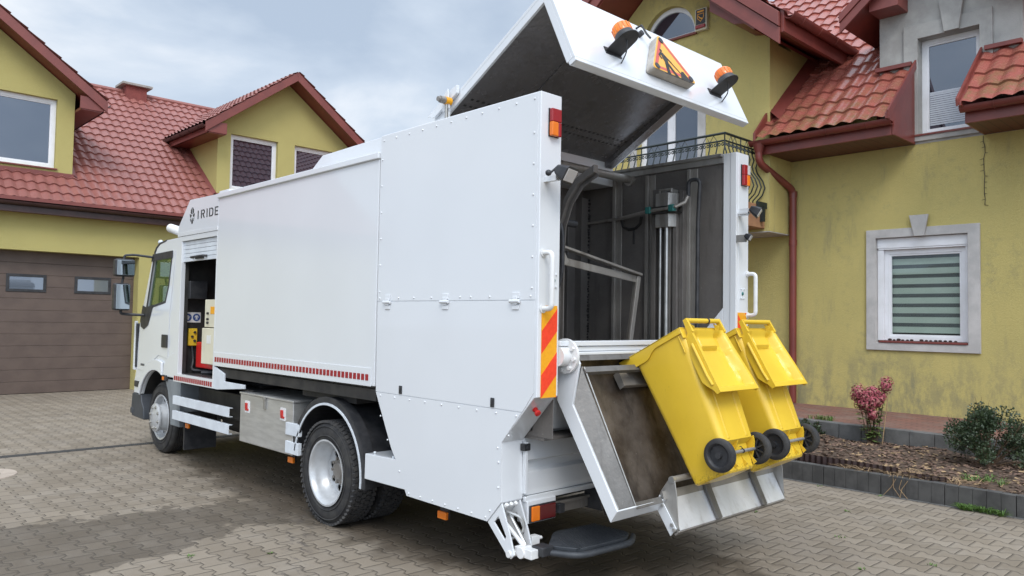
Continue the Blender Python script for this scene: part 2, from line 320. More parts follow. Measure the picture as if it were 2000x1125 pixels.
# ------------------------------------------------------------------ mesh builder
AX = {'x': (0, 1, 2), 'y': (1, 0, 2), 'z': (2, 0, 1)}
class MB:
    def __init__(s): s.v = []; s.f = []; s.mi = []; s.cur = 0
    def mat(s, i): s.cur = i; return s
    def add(s, vs, fs):
        o = len(s.v); s.v += [tuple(p) for p in vs]
        for fc in fs: s.f.append(tuple(o + i for i in fc)); s.mi.append(s.cur)
        return s
    def box(s, x0, x1, y0, y1, z0, z1):
        v = [(x, y, z) for x in (x0, x1) for y in (y0, y1) for z in (z0, z1)]
        return s.add(v, [(0, 1, 3, 2), (4, 6, 7, 5), (0, 4, 5, 1), (2, 3, 7, 6), (0, 2, 6, 4), (1, 5, 7, 3)])
    def obox(s, c, ax, ay, az):
        c, ax, ay, az = Vector(c), Vector(ax), Vector(ay), Vector(az)
        v = [c + ax * i + ay * j + az * k for i in (-1, 1) for j in (-1, 1) for k in (-1, 1)]
        return s.add(v, [(0, 1, 3, 2), (4, 6, 7, 5), (0, 4, 5, 1), (2, 3, 7, 6), (0, 2, 6, 4), (1, 5, 7, 3)])
    def prism(s, poly, ax, a0, a1, holes=()):
        i, j, k = AX[ax]
        def p3(a, q):
            t = [0, 0, 0]; t[i] = a; t[j] = q[0]; t[k] = q[1]; return tuple(t)
        if not holes:
            n = len(poly); v = [p3(a0, q) for q in poly] + [p3(a1, q) for q in poly]
            fs = [tuple(range(n)), tuple(range(2 * n - 1, n - 1, -1))] + [(m, m + n, (m + 1) % n + n, (m + 1) % n) for m in range(n)]
            return s.add(v, fs)
        bm = bmesh.new()
        for lp in [poly] + list(holes):
            vs = [bm.verts.new(p3(a0, q)) for q in lp]
            for m in range(len(vs)): bm.edges.new((vs[m], vs[(m + 1) % len(vs)]))
        bmesh.ops.triangle_fill(bm, use_beauty=True, use_dissolve=False, edges=bm.edges[:])
        bm.verts.index_update(); bm.verts.ensure_lookup_table()
        n = len(bm.verts); v = [tuple(q.co) for q in bm.verts]
        fs = [tuple(q.index for q in fc.verts) for fc in bm.faces]
        bm.free()
        v2 = []
        for q in v: t = list(q); t[i] = a1; v2.append(tuple(t))
        fs2 = [tuple(n + q for q in reversed(fc)) for fc in fs]
        side = []; o = 0
        for lp in [poly] + list(holes):
            L = len(lp); side += [(o + m, o + m + n, o + (m + 1) % L + n, o + (m + 1) % L) for m in range(L)]; o += L
        return s.add(v + v2, fs + fs2 + side)
    def frame(s, p):
        d = Vector(p).normalized(); a = Vector((0, 0, 1)) if abs(d.z) < .9 else Vector((1, 0, 0))
        e1 = d.cross(a).normalized(); return e1, d.cross(e1)
    def tube(s, pts, rad, n=8, caps=True):
        pts = [Vector(p) for p in pts]; rs = rad if isinstance(rad, (list, tuple)) else [rad] * len(pts)
        vs = []; e1 = None
        for i, p in enumerate(pts):
            d = (pts[min(i + 1, len(pts) - 1)] - pts[max(i - 1, 0)]).normalized()
            if e1 is None: e1, e2 = s.frame(d)
            else:
                e1 = (e1 - d * e1.dot(d)).normalized(); e2 = d.cross(e1)
            vs += [p + (e1 * math.cos(2 * math.pi * k / n) + e2 * math.sin(2 * math.pi * k / n)) * rs[i] for k in range(n)]
        fs = [(i * n + k, i * n + (k + 1) % n, (i + 1) * n + (k + 1) % n, (i + 1) * n + k) for i in range(len(pts) - 1) for k in range(n)]
        if caps: fs += [tuple(range(n - 1, -1, -1)), tuple((len(pts) - 1) * n + k for k in range(n))]
        return s.add(vs, fs)
    def cyl(s, p0, p1, r0, r1=None, n=16): return s.tube([p0, p1], [r0, r0 if r1 is None else r1], n)
    def lathe(s, prof, c, ax=(1, 0, 0), n=40, closed=False):
        c, ax = Vector(c), Vector(ax).normalized(); e1, e2 = s.frame(ax); m = len(prof)
        vs = [c + ax * a + (e1 * math.cos(2 * math.pi * k / n) + e2 * math.sin(2 * math.pi * k / n)) * rr for a, rr in prof for k in range(n)]
        fs = [(i % m * n + k, i % m * n + (k + 1) % n, (i + 1) % m * n + (k + 1) % n, (i + 1) % m * n + k) for i in range(m if closed else m - 1) for k in range(n)]
        return s.add(vs, fs)
    def sphere(s, c, rx, ry=None, rz=None, n=10, m=6):
        ry = ry or rx; rz = rz or rx; vs = [(c[0], c[1], c[2] - rz)]
        for i in range(1, m):
            t = -math.pi / 2 + math.pi * i / m
            vs += [(c[0] + rx * math.cos(t) * math.cos(2 * math.pi * k / n), c[1] + ry * math.cos(t) * math.sin(2 * math.pi * k / n), c[2] + rz * math.sin(t)) for k in range(n)]
        vs.append((c[0], c[1], c[2] + rz)); L = len(vs) - 1
        fs = [(0, 1 + (k + 1) % n, 1 + k) for k in range(n)]
        fs += [(1 + i * n + k, 1 + i * n + (k + 1) % n, 1 + (i + 1) * n + (k + 1) % n, 1 + (i + 1) * n + k) for i in range(m - 2) for k in range(n)]
        fs += [(1 + (m - 2) * n + k, 1 + (m - 2) * n + (k + 1) % n, L) for k in range(n)]
        return s.add(vs, fs)
    def quad(s, a, b, c, d): return s.add([a, b, c, d], [(0, 1, 2, 3)])
    def grid(s, fn, nu, nv):
        vs = [fn(i / nu, j / nv) for j in range(nv + 1) for i in range(nu + 1)]
        return s.add(vs, [(j * (nu + 1) + i, j * (nu + 1) + i + 1, (j + 1) * (nu + 1) + i + 1, (j + 1) * (nu + 1) + i) for j in range(nv) for i in range(nu)])
ORG = {}
def build(name, mb, mats, parent=None, bevel=0, ang=38, solid=True, clip=(), smooth=True, label=None):
    """one mesh object; vertices are given in the frame of the thing, whose base is the origin of its Empty"""
    me = bpy.data.meshes.new(name)
    L = ORG.get(parent.name, Vector((0, 0, 0))) if parent else Vector((0, 0, 0))
    o = bpy.data.objects.new(name, me)
    me.from_pydata([tuple(Vector(p) - L) for p in mb.v], [], mb.f)
    if not isinstance(mats, (list, tuple)): mats = [mats]
    for m in mats: me.materials.append(m)
    me.polygons.foreach_set('material_index', mb.mi)
    if solid or clip:
        bm = bmesh.new(); bm.from_mesh(me)
        if solid: bmesh.ops.recalc_face_normals(bm, faces=bm.faces[:])
        for cp, cn in clip:
            bmesh.ops.bisect_plane(bm, geom=bm.verts[:] + bm.edges[:] + bm.faces[:], plane_co=Vector(cp) - L, plane_no=cn, clear_outer=True)
        bm.to_mesh(me); bm.free()
    if smooth:
        me.shade_smooth(); me.set_sharp_from_angle(angle=R(ang))
    C.objects.link(o)
    if parent: o.parent = parent; ORG[o.name] = L
    if bevel:
        b = o.modifiers.new('bevel', 'BEVEL'); b.width = bevel; b.segments = 2; b.limit_method = 'ANGLE'; b.angle_limit = R(40); b.harden_normals = True
    if label: o['label'] = label
    return o
def tag(o, label, cat, group=None, kind=None):
    o['label'] = label; o['category'] = cat
    if group: o['group'] = group
    if kind: o['kind'] = kind
    return o
def thing(name, loc, label, cat, group=None):
    o = bpy.data.objects.new(name, None); C.objects.link(o); o.location = loc; o.empty_display_size = .2
    ORG[o.name] = Vector(loc); return tag(o, label, cat, group)
def node(name, parent):
    """an Empty part that carries sub-parts"""
    o = bpy.data.objects.new(name, None); C.objects.link(o); o.parent = parent; ORG[o.name] = ORG[parent.name]; return o
def struct(name, mb, m, **k):
    o = build(name, mb, m, **k); o['kind'] = 'structure'; return o
def circ(cx, cy, rad, n=20, a0=0, a1=360):
    full = abs(a1 - a0) >= 360; m = n if full else n + 1
    return [(cx + rad * math.cos(R(a0 + (a1 - a0) * i / n)), cy + rad * math.sin(R(a0 + (a1 - a0) * i / n))) for i in range(m)]
def rect(a0, a1, b0, b1): return [(a0, b0), (a1, b0), (a1, b1), (a0, b1)]
def arc3(pts, rad=.03, n=5):
    """rounds the corners of a polyline"""
    pts = [Vector(p) for p in pts]; outp = [pts[0]]
    for a, b, c in zip(pts, pts[1:], pts[2:]):
        d1 = (a - b); d2 = (c - b); k = min(rad, d1.length * .45, d2.length * .45)
        p, q = b + d1.normalized() * k, b + d2.normalized() * k
        for i in range(n + 1):
            t = i / n; outp.append(p * (1 - t) ** 2 + b * 2 * t * (1 - t) + q * t * t)
    outp.append(pts[-1]); return outp
# ================================================================== ground, path, bed
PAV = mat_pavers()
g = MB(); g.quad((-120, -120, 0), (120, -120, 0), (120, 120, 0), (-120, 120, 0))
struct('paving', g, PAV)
g = MB(); g.box(7.15, 9.26, -12, 15.2, .02, .42)
struct('brick_path', g, mat_brickpath())
def soil_h(x, y):
    t = (x - 5.1) / 2.0
    return .165 + .09 * t + .035 * math.sin(3.1 * x + 1.3 * y) * math.sin(2.3 * y) + .015 * math.sin(11 * x) * math.sin(9 * y + 2)
g = MB(); g.grid(lambda a, b: (5.08 + 1.98 * a, -8 + 22 * b, soil_h(5.08 + 1.98 * a, -8 + 22 * b)), 40, 300)
struct('soil', g, SOIL, solid=False)
g = MB(); rnd = random.Random(3)
for i in range(5200):
    x, y = rnd.uniform(5.12, 7.0), rnd.uniform(-2.6, 3.6); z = soil_h(x, y) + rnd.uniform(.0, .018)
    L_, W_ = rnd.uniform(.012, .04), rnd.uniform(.006, .016); a = rnd.uniform(0, 6.28); t = rnd.uniform(-.5, .5)
    d = Vector((math.cos(a), math.sin(a), t * .6)).normalized() * L_; s = Vector((-math.sin(a), math.cos(a), rnd.uniform(-.6, .6))) * W_
    g.mat(0 if rnd.random() < .8 else 1)
    c = Vector((x, y, z)); g.quad(c - d - s, c + d - s * .6, c + d + s * .8, c - d + s)
o = build('bark_mulch', g, [BARK, STRAW], solid=False, smooth=False); tag(o, 'brown bark chips and dry bits scattered over the flower bed', 'mulch', kind='stuff')

# palisade edging of the bed
g = MB(); y = -8.0; rnd = random.Random(5); k = 0
while y < 14:
    wdt = .118; gap = .007 if k % 5 == 4 else .002
    x0 = 4.992 + rnd.uniform(-.002, .002); zt = .205 + (rnd.uniform(-.004, .004) if k % 5 == 0 else 0)
    g.box(x0, 5.09, y, y + wdt, -.02, zt); y += wdt + gap; k += 1
o = build('bed_edging_wall', g, KERB, bevel=.004); g2 = MB(); g2.box(4.955, 4.990, -8, 14, -.01, .006); build('mortar_strip', g2, KERBL, o); tag(o, 'low grey palisade concrete edging along the front of the flower bed', 'edging wall')
g = MB(); y = -8.0; k = 0
while y < 15:
    g.box(7.03, 7.2, y, y + .292, .10, .43 + rnd.uniform(-.003, .003)); y += .296
o = build('path_kerb', g, KERBL, bevel=.008); tag(o, 'grey block kerb between the flower bed and the red brick path', 'kerb')
def ledge(y0, y1, x0, x1, zt, n):
    g = MB(); A = []; B = []
    for i in range(n + 1):
        t = i / n; yy = y0 + (y1 - y0) * t; xx = x0 + (x1 - x0) * t + .012 * math.sin(t * (y1 - y0) * 2 * math.pi / .07)
        A.append((xx, yy)); B.append((xx + .006, yy))
    g.prism(A + B[::-1], 'z', .14, zt); return g
o = build('lawn_edging', ledge(-.25, 1.15, 5.16, 5.27, .272, 130), PLASTBR); tag(o, 'longer dark brown corrugated plastic edging strip in the soil behind the kerb', 'lawn edging')
o = build('lawn_edging', ledge(-.72, -.30, 5.135, 5.12, .25, 40), PLASTBR); tag(o, 'short loose piece of brown corrugated edging at the right end of the strip', 'lawn edging')

# ------------------------------------------------------------------ plants
def leaf(g, c, d, n, ln, wd):
    d = Vector(d).normalized(); n = Vector(n).normalized(); s = d.cross(n).normalized() * wd; c = Vector(c); up = d.cross(s).normalized() * wd * .35
    g.add([c, c + d * ln * .5 + s - up * .2, c + d * ln, c + d * ln * .5 - s - up * .2, c + d * ln * .5 + up * .5], [(0, 1, 4), (1, 2, 4), (2, 3, 4), (3, 0, 4)])
def rv(rnd): return Vector((rnd.gauss(0, 1), rnd.gauss(0, 1), rnd.gauss(0, 1))).normalized()
P0 = (6.85, .66, .21)
t = thing('hydrangea', P0, 'pink flowering hydrangea with green leaves growing in the flower bed', 'shrub')
rnd = random.Random(11); st = MB(); lf = MB(); stake = MB()
heads = [((-.13, .13), .66, .09), ((-.05, .07), .62, .105), ((.04, .01), .66, .085), ((-.08, .09), .54, .10), ((.0, .04), .55, .095), ((.12, -.12), .77, .085), ((.05, -.04), .57, .07), ((-.03, .0), .40, .06), ((.09, -.07), .62, .06)]
for (dx, dy), h, rr in heads:
    b = Vector((P0[0] + dx * .25, P0[1] + dy * .25, P0[2])); tp = Vector((P0[0] + dx, P0[1] + dy, P0[2] + h))
    md = (b + tp) / 2 + Vector((rnd.uniform(-.02, .02), rnd.uniform(-.02, .02), 0)); st.tube([b, md, tp], [.007, .006, .005], 5)
    fl = MB()
    for q in range(300):
        d = rv(rnd); cpt = tp + Vector((d.x * rr, d.y * rr, d.z * rr * 1.25 + .01)) * rnd.uniform(.5, 1.22)
        fl.mat(0 if rnd.random() < .72 else 1); tn = d.cross(rv(rnd)).normalized(); bt = d.cross(tn)
        s = rnd.uniform(.010, .018); fl.add([cpt + tn * s, cpt + bt * s, cpt - tn * s, cpt - bt * s], [(0, 1, 2, 3)])
    build('flower_head', fl, [PETAL, PETAL2], t, solid=False, smooth=False)
    for q in range(22):
        a = rnd.uniform(0, 6.28); hh = rnd.uniform(.15, .92); c = b.lerp(tp, hh); d = Vector((math.cos(a), math.sin(a), rnd.uniform(-.3, .5)))
        leaf(lf, c, d, (0, 0, 1), rnd.uniform(.07, .13), rnd.uniform(.02, .034))
build('stems', st, STEM, t); build('leaves', lf, LEAFG, t, solid=False)
stake.tube([(P0[0] - .02, P0[1] - .12, .2), (P0[0] + .10, P0[1] - .15, .86)], .006, 6); build('bamboo_stake', stake, STRAW, t)

def bush(name, loc, rad, h, nl, label, lsz, seed, mat, twigs=26):
    t = thing(name, loc, label, 'shrub'); rnd = random.Random(seed); lf = MB(); tw = MB(); L = Vector(loc)
    blobs = []
    for k in range(twigs):
        a = rnd.uniform(0, 6.28); rr = rad * rnd.uniform(.15, .95); hh = h * rnd.uniform(.35, 1.0) * (1 - .45 * (rr / rad) ** 2)
        tip = L + Vector((math.cos(a) * rr, math.sin(a) * rr, hh)); md = L.lerp(tip, .55) + Vector((0, 0, h * .04)); tw.tube([L, md, tip], [.009, .006, .003], 5)
        blobs.append((tip, rad * rnd.uniform(.16, .30)))
    for k in range(nl):
        c, br = rnd.choice(blobs); d = rv(rnd); p = c + d * br * rnd.random() ** .4
        if p.z < L.z + .03: continue
        leaf(lf, p, d + rv(rnd) * .8 + Vector((0, 0, .4)), rv(rnd) + Vector((0, 0, 1)), lsz * rnd.uniform(.7, 1.4), lsz * rnd.uniform(.3, .5))
    for k in range(26):
        c, br = rnd.choice(blobs); d = (c - L).normalized() + rv(rnd) * .4 + Vector((0, 0, .3)); tw.tube([c, c + d.normalized() * br * 1.6], [.003, .0015], 4)
    build('twigs', tw, STEM, t); build('foliage', lf, mat, t, solid=False); return t
bush('boxwood_shrub', (6.42, -.76, .2), .47, .60, 9500, 'dark green twiggy evergreen shrub in the bed near the right edge', .026, 21, LEAFD, 34)
bush('small_shrub', (6.86, 1.52, .2), .24, .26, 1100, 'small low green shrub at the path kerb behind the bin wheel', .028, 33, LEAFD, 14)
def tuft(g, rnd, c, n, h, sp):
    for k in range(n):
        a = rnd.uniform(0, 6.28); d = Vector((math.cos(a), math.sin(a), 0)); s = Vector((-d.y, d.x, 0)) * .004; b = Vector(c) + d * rnd.uniform(0, .025); hh = h * rnd.uniform(.5, 1)
        m1 = b + d * sp * .4 + Vector((0, 0, hh * .7)); tp = b + d * sp * rnd.uniform(.6, 1.2) + Vector((0, 0, hh * rnd.uniform(.5, 1)))
        g.add([b - s, b + s, m1 + s, m1 - s, tp], [(0, 1, 2, 3), (3, 2, 4)])
rnd = random.Random(8); g = MB()
for i in range(26): tuft(g, rnd, (4.965 + rnd.uniform(-.03, .01), rnd.uniform(-1.28, -.90), 0), 9, .085, .10)
for i in range(18): tuft(g, rnd, (5.6 + rnd.uniform(-.15, .2), rnd.uniform(-1.15, -.75), .19), 8, .07, .06)
for i in range(14): tuft(g, rnd, (7.28 + rnd.uniform(-.06, .05), rnd.uniform(1.35, 1.75), .42), 7, .10, .05)
for c in ((3.05, -.55, 0), (2.35, -1.02, 0), (-1.16, 2.36, 0), (-.68, 2.06, 0), (2.84, -1.32, 0), (4.0, -.2, 0), (3.3, .35, 0), (4.9, .45, 0), (4.92, -.15, 0)):
    for k in range(2): tuft(g, rnd, (c[0] + rnd.uniform(-.02, .02), c[1] + rnd.uniform(-.02, .02), 0), 5, .02, .02)
o = build('weeds', g, GRASS, solid=False); tag(o, 'small green weeds and grass tufts in paving joints, at the kerb and in the bed', 'weeds', kind='stuff')
g = MB()
for i in range(60): tuft(g, rnd, (5.15 + rnd.uniform(-.1, .25), rnd.uniform(-.95, .3), .2), 4, .05, .22)
for yy in (-.28, -.33, -.40, -.24): g.tube([(5.08, yy, .22), (5.0, yy - .02, .21), (4.97, yy + rnd.uniform(-.1, .1), .1), (4.955, yy + rnd.uniform(-.12, .12), .01)], .003, 4)
o = build('dry_grass', g, STRAW, solid=False); tag(o, 'dry straw coloured grass stalks lying over the bed edging', 'dry grass', kind='stuff')

# drain channel and manhole in the paving
t = thing('drain_channel', (-1.4, 7.6, 0), 'long dark grated drainage channel set into the paving', 'drain')
g = MB(); g.box(-9, 1.6, 7.55, 7.57, -.05, .006); g.box(-9, 1.6, 7.67, 7.69, -.05, .006); build('channel_rim', g, CASTIRON, t)
g = MB(); x = -9
while x < 1.6: g.box(x, x + .014, 7.57, 7.67, -.03, .005); x += .026
g.box(-9, 1.6, 7.615, 7.625, -.03, .004); build('grating', g, CASTIRON, t)
t = thing('manhole', (-1.78, 6.55, 0), 'round manhole cover with sandy concrete ring in the paving', 'manhole cover')
g = MB(); g.lathe([(0.0, .22), (.007, .225), (.008, .37), (0.0, .375)], (-1.78, 6.55, 0), (0, 0, 1), 48); build('concrete_ring', g, CEMENT, t)
g = MB(); g.lathe([(.0, .218), (.006, .214), (.007, .19), (.005, .17), (.005, .001)], (-1.78, 6.55, 0), (0, 0, 1), 40); build('cover', g, KERBL, t)

# ================================================================== houses
def tiles(P, U, V, width, length, period=.235, course=.40, amp=.042, step=.030, su=9, a0=0.0):
    P, U, V = Vector(P), Vector(U).normalized(), Vector(V).normalized(); Nn = U.cross(V).normalized(); g = MB()
    nu = max(2, int(width / period * su)); us = [width * i / nu for i in range(nu + 1)]
    vs = []; v = 0
    while v < length - 1e-4:
        e = min(v + course, length); vs += [(v, 1.0), (v + (e - v) * .12, .80), (v + (e - v) * .55, .36), (e - .002, 0.0)]; v = e
    def wave(q):
        c = .5 + .5 * math.cos(2 * math.pi * (q / period + a0)); return c ** .75
    rows = []
    for v, s in vs: rows.append([P + U * q + V * v + Nn * (amp * wave(q) * (.92 + .08 * s) + step * s) for q in us])
    vv = [p for rw in rows for p in rw]; n = nu + 1
    g.add(vv, [(j * n + i, j * n + i + 1, (j + 1) * n + i + 1, (j + 1) * n + i) for j in range(len(vs) - 1) for i in range(nu)])
    return g
def halfpipe(g, p0, p1, rad, n=10, th=.006):
    p0, p1 = Vector(p0), Vector(p1); d = (p1 - p0).normalized(); s = d.cross(Vector((0, 0, 1))).normalized(); vs = []
    for p in (p0, p1):
        for rr in (rad, rad - th):
            for k in range(n + 1):
                a = math.pi * k / n; vs.append(p + s * math.cos(a) * rr - Vector((0, 0, 1)) * math.sin(a) * rr)
    m = n + 1; fs = []
    for k in range(n):
        fs += [(k, k + 1, 2 * m + k + 1, 2 * m + k), (m + k, 3 * m + k, 3 * m + k + 1, m + k + 1)]
    fs += [(0, 2 * m, 3 * m, m), (n, m + n, 3 * m + n, 2 * m + n)] + [(k, m + k, m + k + 1, k + 1) for k in range(n)] + [(2 * m + k, 2 * m + k + 1, 3 * m + k + 1, 3 * m + k) for k in range(n)]
    g.add(vs, fs)
    for i in range(1, int((p1 - p0).length / .6) + 1):
        c = p0 + d * .6 * i - d * .25
        if (c - p0).length < (p1 - p0).length:
            g.tube([c + s * math.cos(a) * (rad + .003) - Vector((0, 0, 1)) * math.sin(a) * (rad + .003) for a in [math.pi * k / 8 for k in range(9)]], .009, 4)
def window(parent, axis, plane, a0, a1, z0, z1, depth, fw=.075, mull=None, sign=-1, pane=PANE, frame=PVC, sill=None, extra=None):
    """frame (> pane) set back by depth from the wall plane that faces sign along axis"""
    g = MB(); fp = plane - sign * depth
    hs = []; ed = [a0 + fw] + (mull or []) + [a1 - fw]
    if mull:
        cuts = [a0 + fw]; 
        for m_ in mull: cuts += [m_ - fw * .7, m_ + fw * .7]
        cuts.append(a1 - fw)
        for i in range(0, len(cuts), 2): hs.append(rect(cuts[i], cuts[i + 1], z0 + fw, z1 - fw))
    else: hs = [rect(a0 + fw, a1 - fw, z0 + fw, z1 - fw)]
    g.prism(rect(a0, a1, z0, z1), axis, fp, fp - sign * .07, hs)
    # sash step
    for h in hs:
        (b0, c0), (b1, _), (_, c1), _ = h
        g.prism(rect(b0 - .004, b1 + .004, c0 - .004, c1 + .004), axis, fp - sign * .012, fp - sign * .05, [rect(b0 + .028, b1 - .028, c0 + .028, c1 - .028)])
    w = build('window', g, frame, parent, bevel=.004)
    g = MB()
    for h in hs:
        (b0, c0), (b1, _), (_, c1), _ = h; q = fp - sign * .032
        pts = [(b0, c0), (b1, c0), (b1, c1), (b0, c1)]
        g.prism(pts, axis, q, q - sign * .006)
    p = build('pane', g, pane, w, smooth=False)
    if sill:
        g = MB(); lo, hi = (plane + sign * .05, fp) if plane + sign * .05 < fp else (fp, plane + sign * .05)
        bx = [a0 - .04, a1 + .04]
        if axis == 'x': g.box(lo, hi, bx[0], bx[1], z0 - .035, z0 - .004)
        else: g.box(bx[0], bx[1], lo, hi, z0 - .035, z0 - .004)
        build('sill', g, sill, w, bevel=.004)
    return w
# ------------------------------------------------------------------ right house
XW = 9.233; XG = 8.478
H = thing('house', (XW, 2.0, .42), 'yellow rendered house with red tiled roof and balcony on the right, behind the truck', 'house')
wl = MB()
wl.prism([(-12, 0), (15.3, 0), (15.3, 4.56), (-12, 4.56)], 'x', XW, XW + .35, [rect(.215, 1.525, 1.49, 3.14)])
wl.box(XW + .35, 17, -12, 15.3, 0, 4.5)
wl.box(XW + .36, 17.0, -11.9, 15.2, 4.5, 4.7)
build('ground_floor_wall', wl, STUCCO, H, smooth=False)
# gable block above, jutting out over the ground floor
def zs(y): return 8.37 - .85 * abs(y - 5.1)
arch = [(4.40, 7.03)] + [(4.985 + .585 * math.cos(R(a)), 7.03 + .63 * math.sin(R(a))) for a in range(0, 181, 12)][::1]
arch = [(4.985 + .585 * math.cos(R(a)), 7.03 + .63 * math.sin(R(a))) for a in range(0, 181, 10)]
g = MB(); g.prism([(2.95, 3.30), (7.25, 3.30), (7.25, zs(7.25)), (5.1, 8.37), (2.95, zs(2.95))], 'x', XG, XG + .3, [rect(4.33, 5.69, 3.76, 5.95), arch])
g.box(XG + .3, XW - .002, 2.95, 3.2, 3.30, 6.4); g.box(XW + .002, 13, 2.95, 3.2, 4.6, zs(2.95) + .2); g.box(XG + .3, 13, 7.0, 7.25, 3.3, zs(7.25)); g.box(XG + .3, XW, 3.2, 7.0, 3.30, 3.5)
g.prism([(XG + .3, 4.6), (XW + .01, 4.6), (XW + .01, 6.5), (XG + .3, 6.5)], 'y', 2.952, 3.1)
build('gable_wall', g, STUCCO, H, smooth=False)
g = MB(); g.box(XG + .001, XW - .003, 2.953, 7.24, 3.285, 3.299); build('gable_underside', g, STONE, H)
# grey dormer wall
def zd(y): return 6.52 + .85 * (1.3 - abs(y - .48)) * .9
g = MB(); g.prism([(-.5, 4.56), (1.46, 4.56), (1.46, 6.7), (.48, 7.6), (-.5, 6.7)], 'x', XW + .001, XW + .3, [rect(.04, .885, 4.71, 6.2)])
g.box(XW + .3, 12, 1.3, 1.46, 4.6, 6.7); g.box(XW + .3, 12, -.5, -.34, 4.6, 6.7)
build('dormer_wall', g, GREYREND, H, smooth=False)
g = MB()   # raised rendered band round the dormer window and its keystone
g.prism(rect(-.13, 1.09, 4.60, 6.42), 'x', XW - .035, XW - .001, [rect(.04, .885, 4.71, 6.2)])
g.prism([(.30, 6.20), (.50, 6.20), (.575, 6.72), (.225, 6.72)], 'x', XW - .085, XW - .0355)
build('dormer_window_surround', g, GREYREND, H, bevel=.004)
# roofs
VX = (.743, 0, .669)
tl = MB()
def addm(a, b):
    o = len(a.v); a.v += b.v; a.f += [tuple(o + i for i in f_) for f_ in b.f]; a.mi += b.mi
addm(tl, tiles((8.15, 3.0, 4.765), (0, -1, 0), VX, 2.03, 6.8))
addm(tl, tiles((8.95, 15.3, 5.485), (0, -1, 0), VX, 12.3, 5.7, su=6))
addm(tl, tiles((8.15, -.03, 4.765), (0, -1, 0), VX, 11.5, 6.8, su=6))
addm(tl, tiles((10.9, .97, 7.24), (0, -1, 0), VX, 1.0, 3.1))
tl.quad((13.2, -11.6, 9.31), (13.2, 15.3, 9.31), (18, 15.3, 5), (18, -11.6, 5))
build('main_roof', tl, TILE, H, solid=False)
tl = MB(); lg = math.hypot(2.85, 2.85 * .85)
addm(tl, tiles((7.56, 2.25, 8.90 - .85 * 2.85), (1, 0, 0), (0, 1, .85), 5.6, lg, su=7))
addm(tl, tiles((13.1, 7.95, 8.90 - .85 * 2.85), (-1, 0, 0), (0, -1, .85), 5.54, lg, su=7))
tl.tube([(7.5, 5.1, 8.93), (13, 5.1, 8.93)], .07, 8)
build('gable_roof', tl, TILE, H, solid=False)
g = MB()   # soffits under the gable roof
for s in (-1, 1):
    y0, y1 = 5.1, 5.1 + s * 2.35; k_ = .85 * 2.35
    g.add([(7.6, y0, 8.39), (13, y0, 8.39), (13, y1, 8.39 - k_), (7.6, y1, 8.39 - k_), (7.6, y0, 8.44), (13, y0, 8.44), (13, y1, 8.44 - k_), (7.6, y1, 8.44 - k_)],
          [(0, 1, 2, 3), (4, 7, 6, 5), (0, 3, 7, 4), (1, 5, 6, 2), (2, 6, 7, 3), (0, 4, 5, 1)])
build('gable_soffit', g, TRIM, H, smooth=False)
g = MB(); g.prism([(2.947, 6.60), (2.947, 6.63), (2.312, 6.32), (2.312, 6.29)], 'x', 7.62, 12); build('eave_soffit', g, TRIM, H, smooth=False)
g = MB()
for s in (-1, 1):
    a = (5.1, 8.42); b = (5.1 + s * 2.79, 8.42 - .85 * 2.79)
    g.prism([a, (a[0], a[1] + .26), (b[0], b[1] + .26), b], 'x', 7.555, 7.595)
    g.prism([(a[0], a[1] + .27), (a[0], a[1] + .50), (b[0], b[1] + .50), (b[0], b[1] + .27)], 'x', 7.52, 7.585)
build('gable_bargeboard', g, TRIM2, H, bevel=.006)
g = MB(); g.prism([(3.66, 6.99), (3.20, 6.645), (2.95, 6.59), (2.95, 6.64), (3.66, 7.16)], 'x', 7.75, 8.46); build('eave_return', g, TRIM, H, bevel=.006)
g = MB(); g.box(7.597, 12, 2.255, 2.312, 6.24, 6.60); build('gable_fascia', g, TRIM, H)
g = MB(); halfpipe(g, (7.62, 2.185, 6.52), (10.0, 2.185, 6.52), .09); build('gutter', g, TRIM, H)
# eaves of the main roof, in two lengths
for (ya, yb, nm) in ((.955, 3.13, 0), (-11.5, -.02, 1)):
    g = MB(); g.box(8.40, XW - .002, ya + .01, yb - .01 if nm else 2.94, 4.563, 4.585); build('eave_soffit', g, SOFFIT, H, smooth=False)
    g = MB(); g.box(8.355, 8.40, ya + .012, yb, 4.56, 4.76); build('eave_fascia', g, TRIM, H, bevel=.005)
    g = MB(); halfpipe(g, (8.265, ya - .03, 4.775), (8.265, yb + .05, 4.775), .082); build('gutter', g, TRIM, H)
g = MB()
g.prism([(8.36, 4.56), (9.229, 4.56), (9.229, 5.86), (8.09, 4.83), (8.09, 4.755), (8.36, 4.74)], 'y', .93, .96)
g.prism([(8.09, 4.745), (9.228, 5.755), (9.228, 5.90), (8.07, 4.87)], 'y', .90, .931)
build('verge_trim', g, TRIM, H, bevel=.004); g = MB()
g.prism([(8.36, 4.56), (9.229, 4.56), (9.229, 5.80), (8.09, 4.80), (8.09, 4.755), (8.36, 4.74)], 'y', -.03, .0)
g.prism([(8.07, 4.745), (9.228, 5.755), (9.228, 5.88), (8.05, 4.85)], 'y', -.001, .03)
build('verge_trim', g, TRIM, H, bevel=.004); g = MB()
g.prism([(8.07, 4.745), (8.49, 5.10), (8.49, 5.30), (8.07, 4.87)], 'y', 2.99, 3.03)
build('verge_trim', g, TRIM, H, bevel=.004)
for ya, yb in ((.96, 1.50), (-.5, -.035)):
    g = MB(); g.box(9.14, 9.232, ya, yb, 5.79, 5.85); build('roof_flashing', g, TRIM, H)
g = MB()
g.add([(8.49, 2.94, 5.11), (8.49, 2.78, 5.14), (10.1, 2.78, 6.60), (10.1, 2.94, 6.57), (8.49, 2.945, 5.3), (10.1, 2.945, 6.75)], [(0, 1, 2, 3), (0, 3, 5, 4), (1, 4, 5, 2)])
build('roof_flashing', g, TRIM, H, smooth=False)
